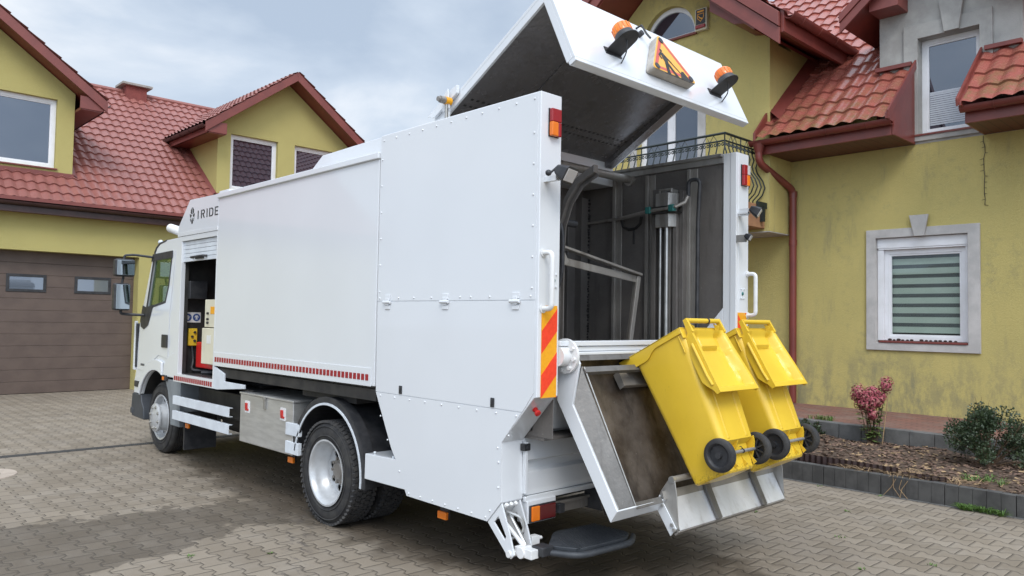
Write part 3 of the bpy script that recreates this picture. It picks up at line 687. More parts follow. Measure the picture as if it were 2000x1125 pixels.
# dormer roof
tl = MB(); ld = 1.72
addm(tl, tiles((8.66, 1.86, 6.49), (-1, 0, 0) if 0 else (-1, 0, 0), (0, -1, .85), .02, .02))
tl = MB(); addm(tl, tiles((12.3, 1.86, 6.62), (-1, 0, 0), (0, -1, .85), 3.66, 1.81)); addm(tl, tiles((8.64, -.90, 6.62), (1, 0, 0), (0, 1, .85), 3.66, 1.81))
build('dormer_roof', tl, TILE, H, solid=False)
g = MB()
for s in (-1, 1):
    y0, y1 = .48, .48 + s * 1.34
    g.add([(8.7, y0, 7.62), (12, y0, 7.62), (12, y1, 6.48), (8.7, y1, 6.48), (8.7, y0, 7.67), (12, y0, 7.67), (12, y1, 6.53), (8.7, y1, 6.53)],
          [(0, 1, 2, 3), (4, 7, 6, 5), (0, 3, 7, 4), (1, 5, 6, 2), (2, 6, 7, 3), (0, 4, 5, 1)])
build('dormer_soffit', g, TRIM, H, smooth=False)
g = MB()
for s in (-1, 1):
    a = (.48, 7.56); b = (.48 + s * 1.38, 7.56 - .85 * 1.38)
    g.prism([a, (a[0], a[1] + .16), (b[0], b[1] + .16), b], 'x', 8.655, 8.695); g.prism([(a[0], a[1] + .165), (a[0], a[1] + .30), (b[0], b[1] + .30), (b[0], b[1] + .165)], 'x', 8.63, 8.69)
    yy = sorted((.48 + s * .55, .48 + s * .98)); g.box(8.80, 9.225, yy[0], yy[1], 6.66, 6.88)
build('dormer_bargeboard', g, TRIM2, H, bevel=.005)
# downspout
g = MB(); g.tube(arc3([(8.265, 3.03, 4.74), (8.265, 3.03, 4.42), (9.15, 2.87, 4.06), (9.15, 2.87, .43)], .12), .06, 14)
g.cyl((8.265, 3.03, 4.73), (8.265, 3.03, 4.58), .10, .062, 14); g.cyl((9.15, 2.87, 3.1), (9.15, 2.87, 3.2), .068, n=14); g.cyl((9.15, 2.87, 3.93), (9.15, 2.87, 4.03), .068, n=14)
build('downspout', g, TRIM, H)
# ground-floor window
g = MB(); g.prism(rect(.055, 1.668, 1.375, 3.275), 'x', XW - .035, XW + .10, [rect(.216, 1.524, 1.491, 3.139)])
g.prism([(.795, 3.135), (.935, 3.135), (1.01, 3.46), (.733, 3.46)], 'x', XW - .075, XW - .036)
build('window_surround', g, STONE, H, bevel=.006)
g = MB(); g.box(XW + .03, XW + .2, .22, 1.52, 2.98, 3.135); g.box(XW + .04, XW + .2, .23, 1.51, 2.955, 2.982); build('shutter_box', g, PVC, H, bevel=.006)
for ya, yb in ((.22, .265), (1.43, 1.52)):
    g = MB(); g.box(XW + .05, XW + .12, ya, yb, 1.53, 2.955); build('shutter_rail', g, PVC, H, bevel=.003)
w = window(H, 'x', XW, .265, 1.43, 1.53, 2.955, .10, .07, pane=GLASSW, sill=TRIM2)
g = MB(); bz = 1.655
BL = simple('pale_green_blind', (.47, .53, .45), (.43, .49, .41), 3, .8); BLD = simple('sheer_blind_band', (.085, .095, .095), (.07, .08, .08), 3, .8)
k = 0
while bz < 2.84:
    g.mat(0); g.box(XW + .19, XW + .194, .33, 1.365, bz, min(bz + .094, 2.86)); g.mat(1)
    if bz + .094 < 2.84: g.box(XW + .193, XW + .196, .33, 1.365, bz + .094, bz + .152)
    bz += .152
build('zebra_blind', g, [BL, BLD], w, smooth=False)
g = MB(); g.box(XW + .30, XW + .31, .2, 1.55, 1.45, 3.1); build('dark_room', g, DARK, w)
# gable openings
g = MB(); ao = [(4.985 + .585 * math.cos(R(a)), 7.03 + .63 * math.sin(R(a))) for a in range(0, 181, 9)]; ai = [(4.985 + .50 * math.cos(R(a)), 7.10 + .47 * math.sin(R(a))) for a in range(0, 181, 9)]
g.prism(ao, 'x', XG + .10, XG + .17, [ai]); w = build('window', g, PVC, H, bevel=.004, label='arched window under the gable peak')
g = MB(); g.prism([(4.985 + .51 * math.cos(R(a)), 7.09 + .48 * math.sin(R(a))) for a in range(0, 181, 9)], 'x', XG + .13, XG + .14); build('pane', g, PANE, w, smooth=False)
g = MB(); g.box(XG - .05, XG + .1, 4.36, 5.61, 6.985, 7.025); build('sill', g, TRIM2, w, bevel=.004)
window(H, 'x', XG, 4.335, 5.685, 3.78, 5.94, .14, .08, mull=[5.01])
g = MB(); g.prism(rect(4.17, 5.85, 3.7, 6.1), 'x', XG - .015, XG - .001, [rect(4.33, 5.69, 3.76, 5.95)]); build('door_surround', g, STONE, H, bevel=.004)
w = window(H, 'x', XW, .04, .885, 4.71, 6.2, .16, .07, sill=TRIM2)
g = MB(); bz = 4.86   # pleated blind in the lower half of the dormer window
PL = simple('pale_pleated_blind', (.5, .53, .58), (.45, .48, .53), 4, .8)
while bz < 5.35: g.box(XW + .184, XW + .189, .145, .78, bz, bz + .026); bz += .033
g.box(XW + .182, XW + .19, .145, .78, 5.35, 5.38)
build('pleated_blind', g, PL, w, smooth=False)
# balcony
RX = 7.464; RY = 3.183
g = MB(); g.box(RX + .02, XG - .002, 3.03, 7.1, 3.34, 3.73); build('balcony_slab', g, BROWNBOX, H, bevel=.01)
g = MB()
def rail_side(p0, p1, out, n):
    p0, p1, out = Vector(p0), Vector(p1), Vector(out); U = p1 - p0
    for z in (1.02, .90): g.tube([p0 + Vector((0, 0, z)), p1 + Vector((0, 0, z))], .021 if z > 1 else .015, 6)
    d = U.normalized()
    for i in range(n + 1):
        b = p0 + U * (i / n)
        if i % 4 == 0: g.tube([b + Vector((0, 0, 1.02)), b + Vector((0, 0, .78))], .011, 5)
        prof = [(.78, 0), (.90, 0)] if 0 else [(.90, 0), (.80, .0), (.70, .035), (.60, .0), (.50, .03), (.36, .13), (.24, .17), (.12, .12), (.03, .02), (-.03, .01)]
        g.tube([b + out * q + Vector((0, 0, z)) for z, q in prof], .012, 5)
        if i < n:
            for sg in (0, 1):
                c = b + d * (U.length / n) * (.25 + .5 * sg) + Vector((0, 0, .845)); rr = U.length / n * .20
                g.tube([c + d * math.cos(R(a)) * rr * (1 - a / 900) * (1 if sg else -1) + Vector((0, 0, math.sin(R(a)) * rr * (1 - a / 900))) for a in range(0, 400, 36)], .009, 4)
            if i % 4 in (1, 2):
                c = b + d * (U.length / n) * .5; g.tube([c - d * .06 + Vector((0, 0, .91)), c + Vector((0, 0, 1.0)), c + d * .06 + Vector((0, 0, .91))], .006, 4)
zb0 = 3.775
rail_side((RX, RY, zb0), (RX, 7.0, zb0), (-1, 0, 0), 28)
rail_side((XG - .03, RY, zb0), (RX, RY, zb0), (0, -1, 0), 8)
g.box(RX - .02, XG - .02, 3.15, 3.20, 3.735, 3.76); g.box(RX - .02, RX + .03, 3.15, 7.0, 3.735, 3.76)
g.box(8.18, 8.44, 2.97, 3.02, 3.66, 3.76); g.box(8.30, 8.36, 2.96, 3.02, 3.44, 3.7)
build('balcony_railing', g, IRON, H)

# separate things on the right house
t = thing('alarm_box', (XG, 4.24, 7.0), 'beige burglar alarm siren with red lamp beside the arched window', 'alarm siren')
g = MB(); g.box(XG - .085, XG - .001, 4.115, 4.36, 7.0, 7.40); build('casing', g, CREAM, t, bevel=.012)
g = MB(); g.box(XG - .093, XG - .086, 4.14, 4.335, 7.11, 7.38); build('front_plate', g, BLACK, t, bevel=.004)
g = MB(); g.box(XG - .097, XG - .0935, 4.17, 4.305, 7.325, 7.355); g.prism([(4.17, 7.30), (4.305, 7.30), (4.305, 7.22), (4.2375, 7.15), (4.17, 7.22)], 'x', XG - .096, XG - .0935, [[(4.18, 7.29), (4.295, 7.29), (4.295, 7.225), (4.2375, 7.165), (4.18, 7.225)]])
g.prism([(4.20, 7.21), (4.25, 7.235), (4.28, 7.275), (4.285, 7.26), (4.26, 7.22), (4.21, 7.19)], 'x', XG - .096, XG - .0935); build('emblem', g, ORANGE, t, smooth=False)
g = MB(); g.box(XG - .115, XG - .086, 4.135, 4.34, 7.03, 7.095); build('lamp', g, REDLENS, t, bevel=.012)
for i, yy in enumerate([1.32, 1.255, 1.19, 1.13, 1.06, 1.0, .86, .79, .73, .66, .6, .53, .46, .39]):
    rr = random.Random(i).uniform(.014, .024)
    g = MB(); g.sphere((XW - .002, yy, 1.527 + rr * .8), rr * 1.1, rr * 1.35, rr * .8, 9, 6)
    for k in range(5): g.sphere((XW - .002 + rr * math.cos(k * 1.3), yy + rr * math.sin(k * 1.3), 1.527 + rr * .9), rr * .45, n=6, m=4)
    o = build('pine_cone', g, PEBBLE); tag(o, 'small dark pine cone lying in the row on the red window sill', 'pine cone', 'pine cones on the window sill')
g = MB(); rnd = random.Random(2)
pts = [(XW - .012, -.005 + rnd.uniform(-.012, .012), 4.55 - i * .085) for i in range(13)]; g.tube(pts, .004, 5)
for p in pts[1:]: g.tube([p, (p[0] - .01, p[1] - rnd.uniform(.03, .05) * rnd.choice((1, -1)), p[2] - .01)], .003, 4)
o = build('light_string', g, BLACK); tag(o, 'thin dark cable of an unlit light string hanging down the yellow wall at right', 'light string')
g = MB(); pts = [(XW - .012, 2.965 + rnd.uniform(-.01, .01), 4.1 - i * .08) for i in range(9)]; g.tube(pts, .004, 5)
for p in pts[1:]: g.tube([p, (p[0] - .02, p[1] - .03, p[2])], .003, 4)
o = build('light_string', g, BLACK); tag(o, 'short dark cable of a light string hanging beside the downspout', 'light string')

# ------------------------------------------------------------------ left house
YW = 15.4; YD = 15.95
H2 = thing('house', (1.5, YW, 0), 'yellow house with brown garage door and faded red tiled roof on the left', 'house')
g = MB(); g.prism([(-9, 0), (-1.42, 0), (-1.42, 3.04), (2.6, 3.04), (2.6, 0), (9.1, 0), (9.1, 3.86), (-9, 3.86)], 'y', YW, YW + .5)
g.box(-9, 9.1, 16.4, 24, 0, 3.8); build('wall', g, STUCCO2, H2, smooth=False)
g = MB(); yg = 15.717; k = 0; z = .01
while z < 3.03:
    g.box(-1.42, 2.6, yg, yg + .05, z, min(z + .249, 3.04)); z += .253
door = build('garage_door', g, GARAGE, H2, bevel=.004)
for x0 in (-2.5 + 1.29, .075, 1.367):
    x1 = x0 + .745
    g = MB(); g.prism(rect(x0, x1, 2.17, 2.55), 'y', yg - .015, yg - .001, [rect(x0 + .06, x1 - .06, 2.23, 2.49)]); build('window_frame', g, BLACK, door, bevel=.005)
    g = MB(); g.box(x0 + .055, x1 - .055, yg - .006, yg - .002, 2.225, 2.495); build('window_pane', g, PANEG, door, smooth=False)
g = MB(); g.box(-9, 9.1, 15.12, YW - .002, 3.82, 3.85); build('eave_soffit', g, TRIM, H2)
g = MB(); g.box(-9, 9.1, 15.09, 15.118, 3.80, 4.02); build('eave_fascia', g, GUTDARK, H2)
g = MB(); halfpipe(g, (-9, 15.03, 4.0), (9, 15.03, 4.0), .07); build('gutter', g, GUTDARK, H2)
g = MB(); g.box(-9, 9.1, 14.98, 15.16, 4.03, 4.105); build('eave_trim', g, TRIM2, H2)
tl = tiles((-9, 15.05, 4.06), (1, 0, 0), (0, .8, .6), 18, 6.75, su=6, amp=.045, step=.03, period=.21, course=.36)
tl.tube([(-9, 20.45, 8.14), (9, 20.45, 8.14)], .08, 8); tl.quad((-9, 20.45, 8.12), (9, 20.45, 8.12), (9, 26, 4.2), (-9, 26, 4.2))
build('main_roof', tl, TILE2, H2, solid=False)
ch = MB(); ch.box(3.60, 4.16, 20.15, 20.65, 7.6, 8.30); c_ = build('chimney', ch, BRICKRED, H2)
ch = MB(); ch.box(3.47, 4.29, 20.05, 20.75, 8.30, 8.37); build('chimney_cap', ch, CAPSTONE, c_, bevel=.01)
def left_dormer(xc, hw, wins):
    zc = 6.66; pk = zc + .74 * hw
    hs = [rect(a, b, z0, z1) for a, b, z0, z1 in wins]
    g = MB(); g.prism([(xc - hw, 4.70), (xc + hw, 4.70), (xc + hw, zc), (xc, pk), (xc - hw, zc)], 'y', YD, YD + .25, hs)
    for s in (-1, 1):
        xa, xb = sorted((xc + s * hw, xc + s * (hw - .2)))
        g.prism([(YD + .25, 4.75), (18.6, zc), (YD + .25, zc)], 'x', xa, xb)
    build('dormer_wall', g, STUCCO2, H2, smooth=False)
    g = MB()
    g.box(xc - hw - .02, xc + hw + .02, YD - .05, YD - .003, 4.74, 4.84)
    for s in (-1, 1):
        xa = xc + s * hw; q = [(xa + s * .002, YD + .0, 4.72), (xa + s * .16, YD + .0, 4.74), (xa + s * .16, 18.5, 6.66), (xa + s * .002, 18.5, 6.64), (xa + s * .003, YD, 4.86), (xa + s * .003, 18.5, 6.78)]
        g.add(q, [(0, 1, 2, 3), (0, 3, 5, 4), (1, 4, 5, 2)])
    build('dormer_flashing', g, TRIM2, H2, smooth=False)
    ov = .50; W_ = hw + ov; rt = pk + .20; ln = math.hypot(W_, .74 * W_); tl = MB()
    addm(tl, tiles((xc - W_, 20.5, rt - .74 * W_), (0, -1, 0), (1, 0, .74), 5.12, ln, su=6)); addm(tl, tiles((xc + W_, 15.38, rt - .74 * W_), (0, 1, 0), (-1, 0, .74), 5.12, ln, su=6))
    build('dormer_roof', tl, TILE2, H2, solid=False)
    g = MB(); f_ = MB()
    for s in (-1, 1):
        x1 = xc + s * (W_ - .02); q = [(xc, pk + .02), (xc, pk + .06), (x1, pk + .06 - .74 * (W_ - .02)), (x1, pk + .02 - .74 * (W_ - .02))]
        g.prism(q, 'y', 15.45, 20)
        x2 = xc + s * (W_ + .03); f_.prism([(xc, pk - .02), (xc, pk + .22), (x2, pk + .22 - .74 * (W_ + .03)), (x2, pk - .02 - .74 * (W_ + .03))], 'y', 15.405, 15.447)
        xa, xb = sorted((xc + s * (hw + .005), xc + s * (W_ - .04))); g.box(xa, xb, 15.47, 18.4, zc - .42, zc - .36)
        xa, xb = sorted((xc + s * (W_ - .07), xc + s * (W_ - .03))); g.box(xa, xb, 15.47, 18.4, zc - .42, zc - .2)
        xa, xb = sorted((xc + s * (hw - .02), xc + s * (W_ - .03))); f_.box(xa, xb, 15.45, 15.47, zc - .40, zc - .12)
    build('dormer_soffit', g, TRIM, H2, smooth=False); build('dormer_bargeboard', f_, TRIM2, H2, bevel=.006)
    for s in (-1, 1):
        g = MB(); halfpipe(g, (xc + s * (W_ + .03), 15.43, zc - .22), (xc + s * (W_ + .03), 18.5, zc - .22), .07); build('dormer_gutter', g, GUTDARK, H2)
    for a, b, z0, z1 in wins: window(H2, 'y', YD, a, b, z0, z1, .10, .085, sill=TRIM2 if z0 < 4.98 else None)
left_dormer(6.45, 1.89, [(4.90, 6.20, 4.99, 6.43), (6.69, 7.98, 4.99, 6.43)])
left_dormer(-.60, 1.89, [(-2.1, -.85, 4.93, 6.47), (-.62, .945, 4.93, 6.47)])
# ================================================================== the truck
T = thing('garbage_truck', (1.265, 3.6, 0), 'white rear-loading garbage truck with its tailgate raised and side locker open', 'truck')
W = 2.53
def rivets(g, pts, x=-.0035, rad=.007, s=-1):
    for y, z in pts:
        g.lathe([(0, rad), (.003, rad * .95), (.0065, rad * .6), (.008, .0005)], (x, y, z), (s, 0, 0), 8)
def along(a, b, n): return [(a[0] + (b[0] - a[0]) * i / n, a[1] + (b[1] - a[1]) * i / n) for i in range(n + 1)]
# ---- main body box
g = MB(); g.box(0, W, 1.76, 4.797, 1.215, 3.03); build('body_box', g, WHITE, T, bevel=.006)
g = MB(); g.box(-.022, .05, 1.75, 4.80, 2.995, 3.047); g.box(.0, .06, 4.55, 4.80, 3.044, 3.075); build('roof_edge_trim', g, WHITE, T, bevel=.008)
g = MB(); g.box(W - .05, W + .022, 1.75, 4.80, 2.995, 3.047); build('roof_edge_trim', g, WHITE, T, bevel=.008)
g = MB(); g.box(-.006, .0, 1.80, 4.79, 1.212, 1.355); build('body_skirt', g, WHITE, T, bevel=.002)
g = MB(); n = 50
for i in range(n):
    y = 1.835 + i * (4.775 - 1.835) / n; g.box(-.0085, -.0062, y, y + .041, 1.256, 1.305)
build('reflective_tape', g, REDTAPE, T, smooth=False)
g = MB(); g.box(.03, 2.5, 1.75, 4.8, 1.195, 1.212); g.box(.02, .10, 1.76, 4.7, 1.10, 1.19); g.box(.2, 2.33, .45, 1.75, .50, .60); g.box(.25, 2.3, 1.45, 1.75, .55, 1.20); build('underbody', g, DARK, T)
# raised deck in front of the tailgate and small roof vent
g = MB(); g.prism([(1.30, 3.03), (3.26, 3.03), (3.236, 3.10), (3.0, 3.235), (1.30, 3.262)], 'x', .2, 2.33); build('roof_deck', g, WHITE, T, bevel=.01)
g = MB(); g.lathe([(0, .26), (.05, .27), (.085, .25), (.095, .0005)], (.45, 3.72, 3.03), (0, 0, 1), 30); build('roof_vent', g, WHITE2, T)
# ---- rear wings
out_w = [(0, 3.178), (1.745, 3.176), (1.745, 1.20), (1.513, .772), (1.456, .698), (1.308, .454), (.425, .444), (.297, .587), (.304, .967), (.023, 1.27), (0, 1.276)]
g = MB(); g.prism(out_w, 'x', .0045, .195); w_ = build('rear_wing', g, WHITE, T, bevel=.006)
g = MB(); g.prism(out_w, 'x', 2.366, W); build('rear_wing', g, WHITE, T, bevel=.006)
up = MB(); up.prism([(.022, 3.168), (1.742, 3.166), (1.742, 1.879), (.022, 1.877)], 'x', 0, .0043)
rivets(up, along((.05, 3.135), (1.70, 3.130), 10) + along((.05, 2.92), (.05, 1.95), 5) + along((1.715, 2.98), (1.715, 1.95), 5) + [(y, 1.90) for y in (.06, .44, .63, .74, 1.06, 1.27, 1.46, 1.71)], 0)
build('upper_side_panel', up, WHITE, w_)
dp = MB(); dp.prism([(1.742, 1.873), (.022, 1.871), (.022, 1.306), (.120, 1.178), (1.735, 1.180)], 'x', 0, .0043); dr = build('side_door_panel', dp, WHITE, w_, bevel=.0012)
lw = MB(); lw.prism([(1.735, 1.1765), (.126, 1.1735), (.302, .968), (.299, .588), (.427, .447), (1.305, .456), (1.456, .70), (1.513, .774)], 'x', 0, .0043)
rivets(lw, along((1.67, 1.155), (.17, 1.15), 8) + [(.235, 1.02), (.335, .93), (.325, .84), (.325, .68), (.40, .52), (1.66, 1.0), (1.56, .83)] + along((.44, .472), (1.28, .478), 6) + [(1.40, .62)], 0)
build('lower_side_panel', lw, WHITE, w_)
for y in (1.60, .90, .192):
    g = MB(); g.box(-.008, 0, y - .035, y + .035, 1.885, 1.925); g.box(-.008, 0, y - .032, y + .032, 1.815, 1.845); g.tube([(-.012, y - .045, 1.868), (-.012, y + .045, 1.868)], .013, 8); g.box(-.014, -.002, y - .02, y + .02, 1.845, 1.90)
    build('hinge', g, WHITE, T, bevel=.003)
for y, z in ((1.407, 1.217), (.392, 1.214)):
    g = MB(); g.box(-.008, .001, y - .017, y + .017, z - .03, z + .03); g.box(-.012, -.006, y - .009, y + .009, z - .012, z + .02); build('panel_latch', g, BLACK, T, bevel=.003)
# lower front bracket of the wing
g = MB(); g.prism([(1.863, .686), (1.866, .490), (1.325, .494), (1.452, .696)], 'x', .001, .016); g.prism([(1.863, .686), (1.866, .676), (1.44, .686), (1.452, .696)], 'x', .0165, .34); g.prism([(1.85, .676), (1.862, .676), (1.862, .49), (1.85, .49)], 'x', .0165, .34)
rivets(g, [], 0); g.cyl((.05, 1.80, .69), (.05, 1.80, .705), .012, n=8); g.cyl((.05, 1.55, .69), (.05, 1.55, .705), .012, n=8)
build('wing_bracket', g, WHITE, T, bevel=.004)
g = MB(); g.box(.33, .36, 1.05, 1.95, .50, 1.18); g.prism([(1.52, .77), (1.74, 1.2), (2.0, 1.2), (2.0, .7), (1.45, .69)], 'x', .30, .33); build('inner_mudguard_plate', g, DARK, T, bevel=.004)
# ---- loading opening
g = MB()   # dark steel lining
g.box(.1955, .200, .04, 1.8, 1.0, 3.17); g.box(2.360, 2.3655, .12, 1.8, 1.0, 3.10); g.box(.2, 2.36, 1.70, 1.74, 1.0, 3.24); g.box(.2, 2.36, .12, 1.8, .98, 1.0)
g.box(2.25, 2.36, 1.62, 1.70, 1.0, 2.95); g.box(2.10, 2.14, 1.66, 1.70, 1.0, 2.9)
build('hopper_lining', g, DSTEEL, T, bevel=.004)
for y in (.454, .90, 1.28):
    g = MB(); g.box(2.322, 2.3605, y - .012, y + .022, 1.0, 3.09); g.box(2.350, 2.3605, y - .07, y - .012, 1.0, 3.09); build('wall_rib', g, RIBST, T, bevel=.004)
g = MB(); g.box(2.33, 2.3655, .0, .055, 1.62, 3.176); g.box(2.337, 2.3655, .055, .125, 1.62, 3.176); g.prism([(.125, 1.62), (.36, 1.62), (.125, 1.88)], 'x', 2.337, 2.3655); build('opening_frame', g, WHITE, T, bevel=.004)
g = MB(); g.box(2.334, 2.3655, .126, 1.76, 3.10, 3.177); g.box(2.30, 2.334, .126, 1.76, 3.15, 3.177); build('opening_header_rail', g, GREYWHITE if 0 else STEEL, T, bevel=.004)
g = MB(); rnd = random.Random(4)
for y, r0 in ((1.615, .012), (1.285, .006)):
    z = 1.1
    while z < 2.95: g.sphere((2.352, y + rnd.uniform(-.006, .006), z), r0 * rnd.uniform(.6, 1.3), n=6, m=4); z += rnd.uniform(.02, .04)
build('weld_seam', g, DARK, T)
# cylinder with guide on the right inner wall
g = MB(); 
for yy, ww in ((.765, .022), (.54, .022), (.605, .02)): g.box(2.24, 2.355, yy - ww, yy + ww, 1.0, 2.72)
g.box(2.27, 2.355, .475, .515, 1.0, 2.90); g.box(2.34, 2.358, .45, .85, 1.0, 2.95); cg = build('guide_channel', g, DSTEEL, T, bevel=.004)
def octo(c, hw, hd):
    k = .4; return [(c - hw, 2.35), (c - hw, 2.35 - hd * (1 - k)), (c - hw * (1 - k), 2.35 - hd), (c + hw * (1 - k), 2.35 - hd), (c + hw, 2.35 - hd * (1 - k)), (c + hw, 2.35)]
g = MB()
for z0, z1, hw in ((2.58, 2.70, .115), (2.76, 2.88, .11), (2.70, 2.76, .10)):
    g.prism([(q[1], q[0]) for q in octo(.635, hw, .17 if z1 - z0 > .1 else .145)], 'z', z0, z1)
g.mat(1)
for z in (2.700, 2.750): g.box(2.150, 2.35, .485, .745, z, z + .012)
g.mat(0)
for yy in (.555, .675): g.box(2.2, 2.3, yy - .01, yy + .01, 2.88, 2.915); 
g.box(2.2, 2.22, .545, .685, 2.90, 2.92); build('cylinder_block', g, [STEEL, DARK], T, bevel=.006)
g = MB(); g.cyl((2.22, .675, 1.0), (2.22, .675, 2.58), .012); g.cyl((2.22, .61, 1.0), (2.22, .61, 2.58), .017); build('piston_rod', g, CHROME, T)
g = MB(); g.tube([(2.16, .49, 2.74), (2.16, .75, 2.73), (2.33, 1.25, 2.715), (2.34, 1.70, 2.705)], [.016, .018, .016, .012], 8); g.tube([(2.17, .60, 2.74), (2.15, .47, 2.745), (2.20, .41, 2.78), (2.22, .39, 2.84)], .016, 8); build('hydraulic_pipe', g, STEEL2, T)
g = MB(); g.tube(arc3([(2.22, .39, 2.83), (2.22, .39, 2.97), (2.24, .29, 2.97), (2.26, .32, 2.6), (2.27, .33, 1.0)], .06), .017, 10); build('hydraulic_hose', g, BLACK, T)
for y in (.51, .755):
    g = MB(); g.box(2.13, 2.18, y - .025, y + .025, 2.705, 2.765); build('pipe_fitting', g, GREEN, T, bevel=.006)
g = MB(); g.tube([(2.350, .98, 2.72), (2.350, .99, 2.66), (2.350, 1.04, 2.62), (2.350, 1.12, 2.61), (2.350, 1.19, 2.64), (2.350, 1.21, 2.71)], .014, 6); g.tube([(2.356, 1.07, 2.62), (2.357, 1.07, 2.47)], .01, 5); build('stain_loop', g, DARK, T)  # dark looped stain mark on the wall, built as tubes
g = MB(); g.tube([(.2, 1.12, 3.08), (2.345, 1.12, 3.08)], .036, 14); g.cyl((2.335, 1.12, 3.08), (2.36, 1.12, 3.08), .06); build('cross_bar', g, STEEL2, T)
g = MB(); arcp = [(.75, 1.55), (.75, 2.29), (.735, 2.50), (.665, 2.67), (.555, 2.795), (.40, 2.86)]; arci = [(y + .02, z) for y, z in arcp[:3]] + [(.70, 2.70), (.575, 2.84), (.40, 2.92)]
g.prism([(y - .0, z) for y, z in arcp] + arci[::-1], 'x', .985, 1.035); g.prism([(y - .03, z - .02) for y, z in arcp] + arcp[::-1], 'x', 1.02, 1.03); build('packer_door', g, DSTEEL, T, bevel=.004)
g = MB()
def beam(a, b, h, wd): 
    a, b = Vector(a), Vector(b); d = (b - a).normalized(); up_ = Vector((0, 1, 0)); s = d.cross(up_).normalized()
    c = (a + b) / 2; g.obox(c, d * (b - a).length / 2, up_ * wd, s * h)
beam((1.0, .80, 2.345), (2.09, .80, 2.165), .010, .035); beam((1.0, .82, 2.235), (2.06, .82, 2.125), .030, .012); beam((2.075, .80, 2.15), (1.95, .80, 1.5), .024, .012); beam((2.095, .83, 2.15), (1.97, .83, 1.5), .006, .03); beam((1.0, .8, 2.34), (1.1, .8, 2.2), .03, .04); build('packer_arm', g, STEEL2, T, bevel=.004)
g = MB(); g.tube(arc3([(1.0, .80, 2.62), (1.0, .72, 2.45), (1.0, .72, 2.1), (1.0, .82, 1.9)], .2), .018, 8); g.tube([(1.02, .9, 2.55), (1.35, .9, 2.545)], .03, 10); build('hydraulic_hose', g, BLACK, T)
g = MB(); g.box(.196, 2.334, -.015, .085, 1.588, 1.622); g.box(.196, 2.334, .0, .085, 1.553, 1.586); g.box(.30, 2.23, -.03, .08, 1.53, 1.552); build('loading_sill', g, WHITE, T, bevel=.006)
# ---- lower rear wall behind the lifter
g = MB()
zz = [(.60, .30), (.750, .30), (.765, .335), (.815, .335), (.83, .30), (1.03, .30), (1.03, .22), (1.55, .09)]
g.prism([(y, z) for z, y in zz] + [(.45, 1.55), (.45, .60)], 'x', .1955, 2.365); g.box(.1955, 2.365, .275, .30, .565, .60)
build('rear_wall', g, WHITE, T, bevel=.004)
g = MB(); g.box(.188, .212, .27, .2995, .62, .955); build('corner_strip', g, WHITE, T, bevel=.003)
g = MB(); g.box(.165, .225, .262, .299, .90, .945); g.box(.18, .21, .25, .263, .91, .935); build('limit_switch', g, BLACK, T, bevel=.004)
g = MB(); g.box(.205, .475, .262, .36, .425, .572); build('lamp_housing', g, WHITE, T, bevel=.006)
tl_ = node('tail_light', T)
g = MB(); g.box(.228, .30, .238, .2615, .44, .535); build('indicator_lens', g, AMBER, tl_, bevel=.006)
g = MB(); g.box(.301, .452, .238, .2615, .44, .535); build('brake_lens', g, DREDLENS, tl_, bevel=.006)
g = MB(); g.box(.47, .52, .22, .27, .46, .52); g.box(.216, .46, .25, .2618, .432, .543); build('lamp_body', g, BLACK, tl_, bevel=.004)
g = MB(); g.box(.475, 2.1, .31, .37, .435, .515); g.box(.475, 2.1, .29, .31, .500, .52); build('underrun_bar', g, STEEL2, T, bevel=.004)
g = MB(); g.box(.86, .95, .18, .35, .42, .56); build('bumper_block', g, BLACK, T, bevel=.01)
# ---- pillars: lights, handles, boards
for x0, x1, mir in ((.071, .164, 0), (2.400, 2.498, 1)):
    p = node('tail_light', T)
    g = MB(); g.box(x0, x1, -.006, -.0, 2.902, 3.082); build('lamp_base', g, BLACK, p, bevel=.002)
    g = MB(); g.box(x0 + .003, x1 - .003, -.034, -.006, 2.995, 3.079)
    if mir: g.box(x0 + .003, x0 + .05, -.034, -.006, 2.905, 2.9945)
    else: g.box(x1 - .032, x1 - .003, -.034, -.006, 2.905, 2.9945)
    build('brake_lens', g, REDLENS, p, bevel=.006)
    g = MB()
    if mir: g.box(x0 + .051, x1 - .003, -.036, -.006, 2.905, 2.9945)
    else: g.box(x0 + .003, x1 - .033, -.036, -.006, 2.905, 2.9945)
    build('indicator_lens', g, AMBER, p, bevel=.006)
    if mir:
        g = MB(); g.box(x0 + .053, x1 - .002, -.0365, -.03, 2.997, 3.077); build('reversing_lens', g, CLEARLENS, p, bevel=.004)
for x in (.044, 2.512):
    g = MB(); g.tube(arc3([(x, .0, 2.168), (x, -.078, 2.168), (x, -.078, 1.822), (x, .0, 1.822)], .045), .0165, 12); g.cyl((x, -.001, 2.168), (x, -.008, 2.168), .027); g.cyl((x, -.001, 1.822), (x, -.008, 1.822), .027); build('grab_handle', g, WHITE2, T)
